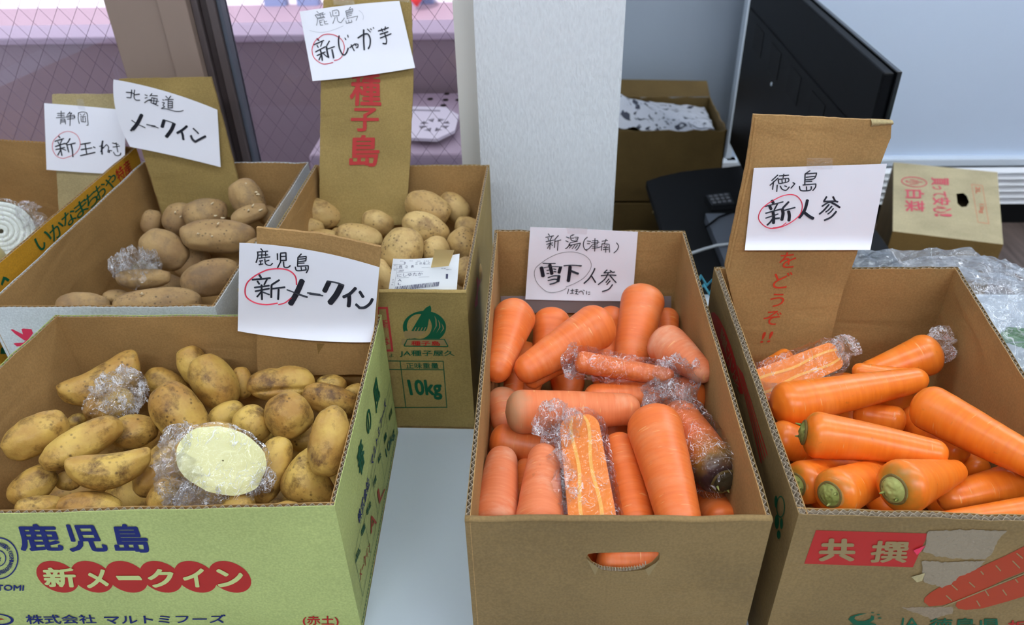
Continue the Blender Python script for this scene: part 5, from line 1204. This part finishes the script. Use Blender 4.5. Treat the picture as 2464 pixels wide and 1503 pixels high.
def pframe(d):
    c = hz((d['x'], d['y']), T + d['z']); D = depth(c); an = math.radians(d['ang'])
    a = d['a'] * D / F; b = d['b'] * D / F
    rd = (c - CAM).normalized(); rr_ = (RT - rd * RT.dot(rd)).normalized(); uu = rr_.cross(rd).normalized()
    ax = rr_ * math.cos(an) + uu * math.sin(an); ay = -rr_ * math.sin(an) + uu * math.cos(an)
    k = math.cos(math.atan2((d['x'] - 1232), F)) * .98
    return c, a * k, b * k, ax, ay, rd
def spheres(d):
    if d['t'] == 'p':
        c, a, b, ax, ay, rd = pframe(d); o = []
        for t in (-.72, -.38, 0, .38, .72):
            o.append((c + ax * (a * t), b * math.sqrt(max(.05, 1 - (t * min(1, 1)) ** 2 * .85)) * (.95 if a > b else 1)))
        return o
    A = hz(d['p1'], T + d['z1']); B = hz(d['p2'], T + d['z2']); ra = d['r1'] * depth(A) / F; rb = d['r2'] * depth(B) / F
    n = 6; return [(A.lerp(B, i / (n - 1)), ra + (rb - ra) * i / (n - 1)) for i in range(n)]
def settle(items, box, iters=140):
    """slide every vegetable towards or away from the viewer until the pile no longer interpenetrates"""
    c = np.array(CAM[:]); SP = [spheres(d) for d in items]
    Pn = [np.array([p[:] for p, _ in s]) - c for s in SP]; Rn = [np.array([q for _, q in s]) for s in SP]
    k = np.ones(len(items)); dist = np.array([np.linalg.norm(p.mean(0)) for p in Pn])
    t = box['t']; ymax = max(t[0].y, t[1].y) - .006; ymin = min(t[2].y, t[3].y) + .006
    for it in range(iters):
        dk = np.zeros(len(items)); C = [Pn[i] * k[i] for i in range(len(items))]; Rr = [Rn[i] * k[i] for i in range(len(items))]
        for i in range(len(items)):
            for j in range(i + 1, len(items)):
                dd = C[i][:, None, :] - C[j][None, :, :]; ds = np.linalg.norm(dd, axis=2); ov = Rr[i][:, None] + Rr[j][None, :] - ds - .001
                m = ov.max()
                if m > 0:
                    a, b_ = np.unravel_index(ov.argmax(), ov.shape); nv = dd[a, b_] / (ds[a, b_] + 1e-9); rdv = (C[i][a] + C[j][b_]); rdv /= np.linalg.norm(rdv)
                    cs = nv @ rdv            # >0 : i farther
                    sg = 1 if abs(cs) > .12 and cs > 0 else -1
                    if abs(cs) <= .12: sg = 1 if items[i].get('z', items[i].get('z1', 0)) < items[j].get('z', items[j].get('z1', 0)) else -1
                    mv = .22 * m / max(abs(cs), .45); dk[i] += sg * mv / dist[i]; dk[j] -= sg * mv / dist[j]
        k = k + np.clip(dk, -.008, .008)
        for i in range(len(items)):
            P = Pn[i] * k[i] + c; R1 = Rn[i] * k[i]
            low = (P[:, 2] - R1).min() - (T + .008)
            if low < 0: k[i] += low / abs(Pn[i][:, 2].mean()) * .8
            hi = (P[:, 1] + R1).max() - ymax
            if hi > 0: k[i] -= hi / dist[i] * .9
            lo = ymin - (P[:, 1] - R1).min()
            if lo > 0: k[i] += lo / dist[i] * .5
        k = np.clip(k, .90, 1.12)
    return k
def far(p, k): return CAM + (p - CAM) * k

def lumpy(n, a, b, c3, seed, kind):
    bm = bmesh.new(); bmesh.ops.create_icosphere(bm, subdivisions=n, radius=1)
    s = Vector((seed * 3.1, seed * 1.7, seed * .9))
    sh = .12 * noise.noise(s * 2)
    for v in bm.verts:
        p = v.co.copy(); q = p + s
        k = 1 + .085 * noise.noise(q * 1.1) + .035 * noise.noise(q * 2.6) + .008 * noise.noise(q * 7)
        # eyes: shallow dents
        dn = noise.noise(q * 3.3 + Vector((9, 0, 0)))
        if dn > .42: k -= .05 * (dn - .42)
        ex_ = abs(p.x) ** 1.0
        wdt = 1 + sh * p.x
        bl = min(1.45, max(.06, 1 - p.x * p.x) ** -.11); x = p.x * a * k * .985; y = p.y * b * k * wdt * bl; z = p.z * c3 * k * wdt * bl
        if kind == 'bend': y += -.28 * b * (1 - 2.4 * p.x * p.x)
        if kind == 'knob':
            y -= .10 * b * math.exp(-((p.x + .1) / .12) ** 2) * (1 if p.y > 0 else -.3); k2 = math.exp(-((p.y + .35) / .10) ** 2); x *= 1 - .05 * k2; z *= 1 - .16 * k2
        v.co = (x, y, z)
    return bm
def obj_local(name, V, Fc, mats, mw, parent=None, smooth=True, midx=None, **kw):
    me = bpy.data.meshes.new(name); me.from_pydata([tuple(v) for v in V], [], Fc)
    for m_ in (mats if isinstance(mats, (list, tuple)) else [mats]): me.materials.append(m_)
    if midx: me.polygons.foreach_set('material_index', midx)
    if smooth: me.polygons.foreach_set('use_smooth', [True] * len(me.polygons))
    o = bpy.data.objects.new(name, me); COL.objects.link(o)
    if parent is not None: o.parent = parent
    else: o.matrix_world = mw
    return tag(o, kw.get('label'), kw.get('cat'), kw.get('group'), kw.get('kind'))
def crumple(shape_fn, nu, nv, amp, seed, mat, parent, name='cling_film', scale=60, flat=False):
    """closed film surface around shape_fn(theta,phi)->(point,normal), sharp ridges"""
    mb = MB()
    def fn(u, v):
        p, n = shape_fn(u, v); q = p * scale + Vector((seed, seed * 2, 0))
        rdg = 1 - abs(noise.noise(q)) * 2.4; r2 = 1 - abs(noise.noise(q * 2.3 + Vector((5, 5, 5)))) * 2.4
        return p + n * (amp * (.4 * rdg + .3 * r2 + .35))
    mb.grid(fn, nu, nv)
    return obj_local(name, mb.V, mb.F, mat, None, parent, smooth=not flat)
def film_clump(parent, ctr, L, R_, seed, dirv=Vector((1, 0, 0)), mat=None):
    """gathered knot of film, in the parent's local frame"""
    mb = MB(); d = dirv.normalized(); s_ = d.orthogonal().normalized(); t_ = d.cross(s_)
    def fn(u, v):
        a = 2 * PI * u; z = (v - .5) * 2; rad = R_ * math.sqrt(max(0, 1 - z * z))
        base = ctr + d * (z * L) + (s_ * math.cos(a) + t_ * math.sin(a)) * rad
        n = (s_ * math.cos(a) + t_ * math.sin(a)); q = base * 75 + Vector((seed, 0, seed))
        return base + n * R_ * (.95 * (.8 - 2.6 * abs(noise.noise(q)))) + d * R_ * .4 * noise.noise(q * 1.7)
    mb.grid(fn, 34, 24)
    return obj_local('gathered_film', mb.V, mb.F, mat or FILMT, None, parent, smooth=False)
def build_potato(d, k, seed):
    c, a, b, ax, ay, rd = pframe(d); c = far(c, k); a *= k; b *= k
    az = ax.cross(ay); mw = Matrix((ax, ay, az)).transposed().to_4x4(); mw.translation = c
    rnd_ = random.Random(seed); c3 = b * rnd_.uniform(.92, 1.05) if a >= b else a * .95
    kind = d['kind']
    bm = lumpy(5 if d['a'] > 45 else 4, a, b, c3, seed, kind)
    grp = {'G': 'yellow potatoes in the pale green box', 'J': 'round tan potatoes in the emblem box', 'W': 'long brown potatoes in the white box'}[d['box']]
    if kind == 'halftop':      # cut away the rear upper half: keep lower part in the picture
        bmesh.ops.bisect_plane(bm, geom=bm.verts[:] + bm.edges[:] + bm.faces[:], plane_co=(0, b * .30, 0), plane_no=(0, 1, -.55), clear_outer=True)
        es = [e for e in bm.edges if e.is_boundary]; r_ = bmesh.ops.holes_fill(bm, edges=es, sides=0)
        for f in r_['faces']: f.material_index = 1
    me = bpy.data.meshes.new('potato'); bm.to_mesh(me); bm.free()
    me.polygons.foreach_set('use_smooth', [True] * len(me.polygons)); me.materials.append(d['mat']); me.materials.append(CUT)
    o = bpy.data.objects.new('potato', me); COL.objects.link(o); o.matrix_world = mw; tag(o, d['label'], 'potato', grp)
    if kind == 'sprout':
        for q in range(3):
            u = rnd_.uniform(-.7, .7); w_ = rnd_.uniform(-.6, .7); s_ = math.sqrt(max(0, 1 - u * u - w_ * w_ * .8)); p = Vector((a * u, b * w_, c3 * s_)) * .97
            m = MB(); m.tube([p, p + p.normalized() * .004, p + p.normalized() * .006 + Vector((.002, .001, 0))], [.0016, .0015, .0005], 7); obj_local('sprout', m.V, m.F, SPR, None, o)
    if kind in ('wrapball',):
        def sf(u, v):
            th = 2 * PI * u; ph = PI * (.03 + .94 * v); n = Vector((math.cos(ph), math.sin(ph) * math.cos(th), math.sin(ph) * math.sin(th)))
            return Vector((n.x * a * .95 + a * .12, n.y * b * 1.1 + b * .12, n.z * c3 * 1.08 + .004)), n
        crumple(sf, 70, 50, .006, seed, FILM, o, scale=90, flat=True)
        film_clump(o, Vector((a * .55, b * .65, c3 * .75)), .030, .020, seed, Vector((1, .6, .2)))
    if kind == 'halftop':
        film_clump(o, Vector((-a * .25, b * .85, -c3 * .1)), .034, .020, seed, Vector((1, .4, 0)))
        film_clump(o, Vector((-a * .2, b * .5, c3 * .1)), .030, .012, seed + 2, Vector((1, .1, 0)))
    return o
def build_carrot(d, k, seed):
    A = far(hz(d['p1'], T + d['z1']), k); B = far(hz(d['p2'], T + d['z2']), k)
    ra = d['r1'] * depth(A) / F; rb = d['r2'] * depth(B) / F; ax = B - A; L = ax.length; ax.normalize(); kind = d['kind']
    vd = (CAM - A).normalized(); y_ = (vd - ax * vd.dot(ax)).normalized(); x_ = y_.cross(ax); mw = Matrix((x_, y_, ax)).transposed().to_4x4(); mw.translation = A
    s = Vector((seed * 2.3, seed * .7, 5)); nz, na = 44, 40; bend = d['bend']
    V = []; tipk = 1.25 if kind in ('tip',) else 1.05
    z0_ = -ra * (.82 if 'crown' not in kind else .62); z1_ = L + rb * tipk
    if kind == 'tiprev': z0_ = -ra * 1.2
    def prof(t):
        z = z0_ + (z1_ - z0_) * t; u = min(1, max(0, z / L)); r = ra * (1 - u) + rb * u
        r *= 1 + .02 * math.sin(3 * u + seed)
        if z < 0: q = min(1, -z / -z0_) ; r *= max(.0, 1 - q ** 2.3) ** .5
        if z > L: q = (z - L) / (z1_ - L); r *= max(0, 1 - q ** 2.2) ** .5
        return z, r
    ts = [.5 - .5 * math.cos(PI * i / nz) for i in range(nz + 1)]; ts = [.35 * a_ + .65 * i / nz for i, a_ in enumerate(ts)]
    cut = kind in ('half', 'halfside')
    for i in range(nz + 1):
        z, r = prof(ts[i])
        bx = bend * math.sin(PI * min(1, max(0, z / L)))
        for j in range(na):
            a = 2 * PI * j / na; p = Vector((math.cos(a), math.sin(a), z * 14))
            kk = 1 + .055 * noise.noise(Vector((p.x, p.y, z * 12)) + s) + .010 * noise.noise(Vector((p.x * .4, p.y * .4, z * 150)) + s)
            x, y = r * kk * math.cos(a), r * kk * math.sin(a)
            if cut: y = min(y, .10 * ra)
            V.append(Vector((x + bx, y, z)))
    Fc = [(i * na + j, i * na + (j + 1) % na, (i + 1) * na + (j + 1) % na, (i + 1) * na + j) for i in range(nz) for j in range(na)]
    Fc += [tuple(range(na - 1, -1, -1)), tuple(nz * na + j for j in range(na))]
    grp = 'carrots in the plain brown box' if d['box'] == 'C' else 'bright carrots in the right box'
    o = obj_local('carrot', V, Fc, {'earth': CEA, 'darkcrown': CDK, 'crown': CRG}.get(kind, d['mat']), mw, label=d['label'], cat='carrot', group=grp)
    if cut:
        m = MB(); yc = .10 * ra + .0006
        def hw(t): return prof(t)[1]
        m.grid(lambda u, v: Vector(((u - .5) * 2 * hw(.02 + .96 * v) * .965, yc, prof(.02 + .96 * v)[0])), 8, 40); obj_local('cut_face', m.V, m.F, CUTC, None, o)
        for sgn in (-1, 1):
            m = MB(); m.grid(lambda u, v: Vector((sgn * hw(.03 + .94 * v) * (.36 + .08 * math.sin(9 * v)) + (u - .5) * hw(v * .9 + .05) * .16, yc + .0005, prof(.03 + .94 * v)[0])), 3, 40); obj_local('core_line', m.V, m.F, CORE, None, o)
    if 'crown' in kind:
        dk_ = kind == 'darkcrown'; m = MB(); cr = ra * (.43 if not dk_ else .50); sg = random.Random(seed)
        def cf(u, v):
            a = 2 * PI * u; r = cr * (1 - v * .98); return Vector((r * math.cos(a), r * math.sin(a), z0_ - .0035 * (1 - (1 - v) ** 2.5) - .0005 + .0016 * noise.noise(Vector((math.cos(a) * 3 * (1 - v), math.sin(a) * 3 * (1 - v), seed + v * 3)))))
        m.grid(cf, 28, 8); m.grid(lambda u, v: Vector(((cr * (1 + .28 * v)) * math.cos(2 * PI * u), (cr * (1 + .28 * v)) * math.sin(2 * PI * u), z0_ + .0004 - .0012 * (1 - v))), 28, 2)
        obj_local('crown', m.V, m.F, CRDK if dk_ else CROWN, None, o, label='dark rotting crown' if dk_ else 'green crown')
        rg = MB(); rg.grid(lambda u, v: Vector(((cr * (1.12 + .16 * math.cos(2 * PI * v))) * math.cos(2 * PI * u) * (1 + .03 * math.sin(5 * 2 * PI * u)), (cr * (1.12 + .16 * math.cos(2 * PI * v))) * math.sin(2 * PI * u), z0_ + .0006 - .0013 * math.sin(2 * PI * v))), 36, 8); obj_local('crown_rim', rg.V, rg.F, CRIM, None, o)
        m = MB()
        m.grid(lambda u, v: Vector(((prof(.10 * v + .0)[1] * 1.004 + .0003) * math.cos(2 * PI * u), (prof(.10 * v)[1] * 1.004 + .0003) * math.sin(2 * PI * u), prof(.10 * v)[0] - .0002)), 40, 6)
        for q in range(2):
            a = q * 1.7 + seed * 1.3; p = Vector((cr * .8 * math.cos(a), cr * .8 * math.sin(a), z0_ - .002)); mm = MB(); mm.tube([p, p + Vector((.001 * math.cos(a), .001 * math.sin(a), -.004 - .002 * (q % 3)))], [.0016, .0005], 6); obj_local('stalk_stub', mm.V, mm.F, CROWN, None, o)
    if kind in ('half', 'halfside', 'wrap', 'darkcrown'):
        e_ = .0035
        def sf(u, v):
            a = 2 * PI * u; z, r = prof(.0 + v); n = Vector((math.cos(a), math.sin(a), 0)); r = max(r, .006) + e_
            y = r * math.sin(a)
            if cut: y = min(y, .10 * ra + e_)
            return Vector((r * math.cos(a) + bend * math.sin(PI * min(1, max(0, z / L))), y, z * 1.04 - .003)), n if not (cut and y > .1 * ra) else Vector((0, 1, 0))
        crumple(sf, 90, 90, .0045, seed, FILM, o, scale=70, flat=True)
    if kind == 'half':
        film_clump(o, Vector((ra * 1.0, ra * .5, L * 1.02)), .026, .016, 4, Vector((1, .2, .6)))
        film_clump(o, Vector((ra * 1.15, 0, L * .45)), .040, .011, 8, Vector((.1, .1, 1)))
    if kind == 'wrap':
        film_clump(o, Vector((0, rb * .5, L * 1.15)), .030, .019, 3, Vector((.2, .1, 1))); film_clump(o, Vector((0, ra * .1, -ra * 1.1)), .010, .014, 5, Vector((0, .2, 1)))
    if kind == 'darkcrown': film_clump(o, Vector((0, rb * .5, L * 1.25)), .034, .018, 13, Vector((.5, .2, 1)))
    if kind == 'halfside': film_clump(o, Vector((0, ra * .2, -ra * 1.1)), .012, .013, 23, Vector((0, .4, 1))); film_clump(o, Vector((rb * .6, rb * .2, L * 1.08)), .016, .014, 25, Vector((1, .2, .5)))
    if kind == 'filmbit': film_clump(o, Vector((-ra * .2, ra * .2, -ra * .9)), .024, .012, 31, Vector((1, 0, .2)))
    return o
sd0 = 1
for key, bx in (('G', GB), ('J', JB), ('W', WB)):
    it = [d for d in POT if d['box'] == key]
    if key == 'G':      # the big cut half takes part in settling
        it.insert(0, dict(t='p', box='G', x=534, y=1108, a=118, b=84, ang=-16, z=.172, kind='cut', label='', mat=PG))
    kk = settle(it, bx)
    for d, k in zip(it, kk):
        sd0 += 1
        if d['kind'] == 'cut':
            c, a, b, ax, ay, rd = pframe(d); c = far(c, k); a *= k; b *= k; az = ax.cross(ay)
            mw = Matrix((ax, ay, az)).transposed().to_4x4(); mw.translation = c
            bm = lumpy(5, a, b, b * .8, 77, '')
            bmesh.ops.bisect_plane(bm, geom=bm.verts[:] + bm.edges[:] + bm.faces[:], plane_co=(0, 0, b * .12), plane_no=(.10, .12, 1), clear_outer=True)
            rim = [v.co.copy() for v in bm.verts if any(e.is_boundary for e in v.link_edges)]
            rim.sort(key=lambda p: math.atan2(p.y, p.x))
            me = bpy.data.meshes.new('halved_potato'); bm.to_mesh(me); bm.free(); me.materials.append(PG); me.polygons.foreach_set('use_smooth', [True] * len(me.polygons))
            o = bpy.data.objects.new('halved_potato', me); COL.objects.link(o); o.matrix_world = mw
            tag(o, 'large halved potato showing its pale cut face in clear film', 'potato')
            cc = sum(rim, Vector()) / len(rim); n_ = Vector((.10, .12, 1)).normalized()
            V = []; R_ = 8
            for q in range(R_ + 1):
                for p in rim: V.append(cc + (p - cc) * (1 - q / R_ * .98) + n_ * (.0022 * min(1, q / 2)))
            N = len(rim); obj_local('cut_face', V, [(q * N + i, q * N + (i + 1) % N, (q + 1) * N + (i + 1) % N, (q + 1) * N + i) for q in range(R_) for i in range(N)], CUT, None, o)
            def sf(u, v):
                f = u * N; i = int(f) % N; p = rim[i].lerp(rim[(i + 1) % N], f - int(f))
                if v < .6: w_ = v / .6; return cc + (p - cc) * (.02 + w_ * 1.05) + n_ * .0035, n_
                w_ = (v - .6) / .4; return cc + (p - cc) * (1.07 - .22 * w_ * w_) - n_ * (.030 * w_ - .003), ((p - cc).normalized() + n_ * .3).normalized()
            crumple(sf, 120, 60, .0026, 3, FILM, o, scale=55, flat=True)
            film_clump(o, Vector((-a * .62, -b * .95, -.004)), .036, .016, 5, Vector((.5, -1, 0)))
            film_clump(o, Vector((-a * 1.05, -b * .15, -.004)), .032, .012, 6, Vector((.1, 1, 0)))
            film_clump(o, Vector((-a * .1, -b * 1.15, -.010)), .026, .015, 9, Vector((1, -.2, 0)))
            film_clump(o, Vector((a * .95, -b * .35, -.004)), .018, .008, 12, Vector((.4, 1, 0)))
            continue
        build_potato(d, k, sd0)
for key, bx in (('C', CB), ('R', RB)):
    it = [d for d in CAR if d['box'] == key]; kk = settle(it, bx)
    for d, k in zip(it, kk): sd0 += 1; build_carrot(d, k, sd0)
# lower layer glimpsed through the gaps
rr = random.Random(11)
def inner(bx, u, v):
    b = bx['b']; p = (b[3] * (1 - u) + b[2] * u) * (1 - v) + (b[0] * (1 - u) + b[1] * u) * v; return p
for key, bx, mat, lab, nx, ny, zz in (('G', GB, PG, 'yellow potato of the lower layer, glimpsed in the gaps', 5, 3, .034), ('J', JB, PJ, 'tan potato of the lower layer in the emblem box', 3, 3, .045), ('W', WB, PW, 'brown potato of the lower layer in the white box', 2, 4, .036)):
    src = [lumpy(4, .046, .034, .033, 200 + q, '') for q in range(3)]; mes = []
    for bm in src:
        me = bpy.data.meshes.new('potato'); bm.to_mesh(me); bm.free(); me.materials.append(mat); me.polygons.foreach_set('use_smooth', [True] * len(me.polygons)); mes.append(me)
    for i in range(nx):
        for j in range(ny):
            p = inner(bx, (i + .5) / nx * .92 + .04, (j + .5) / ny * .86 + .07); o = bpy.data.objects.new('potato', mes[(i + j) % 3]); COL.objects.link(o)
            o.location = (p.x, p.y, T + zz); o.rotation_euler = (rr.uniform(-.2, .2), rr.uniform(-.2, .2), rr.uniform(0, 6)); tag(o, lab, 'potato', lab.split(',')[0].replace('potato', 'potatoes'))
for key, bx, mat, nx, ny in (('C', CB, CC, 4, 3), ('R', RB, CR, 4, 3)):
    for i in range(nx):
        for j in range(ny):
            p = inner(bx, (i + .5) / nx * .9 + .05, (j + .5) / ny * .9 + .05); V = []
            a = rr.uniform(-.12, .12); m = MB(); pts = [Vector((math.sin(a) * q * .012, math.cos(a) * q * .012, 0)) for q in range(-5, 6)]
            m.tube(pts, [.004, .016, .020, .0235, .025, .026, .0265, .027, .027, .024, .008], 20)
            obj_local('carrot', m.V, m.F, mat, Matrix.Translation((p.x, p.y, T + (.050 if key == 'C' else .058))), label='carrot of the lower layer in the %s box' % ('plain brown' if key == 'C' else 'right'), cat='carrot', group='lower layer carrots in the %s box' % ('plain brown' if key == 'C' else 'right'))
# onions in the far left box
def onion_obj(q, z, rpx, label, cut=False):
    c = hz(q, T + z); R_ = rpx * depth(c) / F; rd = (c - CAM).normalized(); z_ = -rd; x_ = RT - rd * RT.dot(rd); x_.normalize(); y_ = z_.cross(x_)
    mw = Matrix((x_, y_, z_)).transposed().to_4x4(); mw.translation = c; m = MB(); n = 44
    def fn(u, v):
        ph = PI * (v if not cut else .5 + .5 * v); a = 2 * PI * u; return Vector((R_ * math.sin(ph) * math.cos(a), R_ * 1.0 * math.sin(ph) * math.sin(a), R_ * .85 * math.cos(ph)))
    m.grid(fn, n, 24); o = obj_local('halved_onion' if cut else 'onion', m.V, m.F, ONS, mw, label=label, cat='onion')
    if cut:
        for q_ in range(6):
            r1 = R_ * (1 - q_ * .155); r0 = R_ * (1 - (q_ + 1) * .155) + .0004; m = MB()
            m.grid(lambda u, v: Vector(((r0 + (r1 - r0) * v) * math.cos(2 * PI * u), (r0 + (r1 - r0) * v) * math.sin(2 * PI * u) * .98, .0008 + .0012 * math.sin(PI * v))), n, 4); obj_local('ring_layer', m.V, m.F, ONF, None, o)
        def sf(u, v):
            a = 2 * PI * u
            if v < .55: r_ = R_ * 1.04 * (.02 + v / .55 * .98); return Vector((r_ * math.cos(a), r_ * math.sin(a), .004)), Vector((0, 0, 1))
            w_ = (v - .55) / .45; return Vector((R_ * 1.06 * math.cos(a) * math.cos(w_ * 1.2), R_ * 1.06 * math.sin(a) * math.cos(w_ * 1.2), .003 - R_ * .9 * math.sin(w_ * 1.2))), Vector((math.cos(a), math.sin(a), 0))
        crumple(sf, 100, 60, .0035, 41, FILM, o, scale=60, flat=True); film_clump(o, Vector((R_ * .9, R_ * .45, -.004)), .03, .014, 44, Vector((.3, -1, -.3)))
    return o
onion_obj((2, 556), .15, 72, 'halved white onion in clear film in the far left box', True)
onion_obj((-60, 640), .11, 70, 'whole onion beside the halved one, far left box')
onion_obj((70, 600), .075, 60, 'whole onion low against the right wall of the far left box')
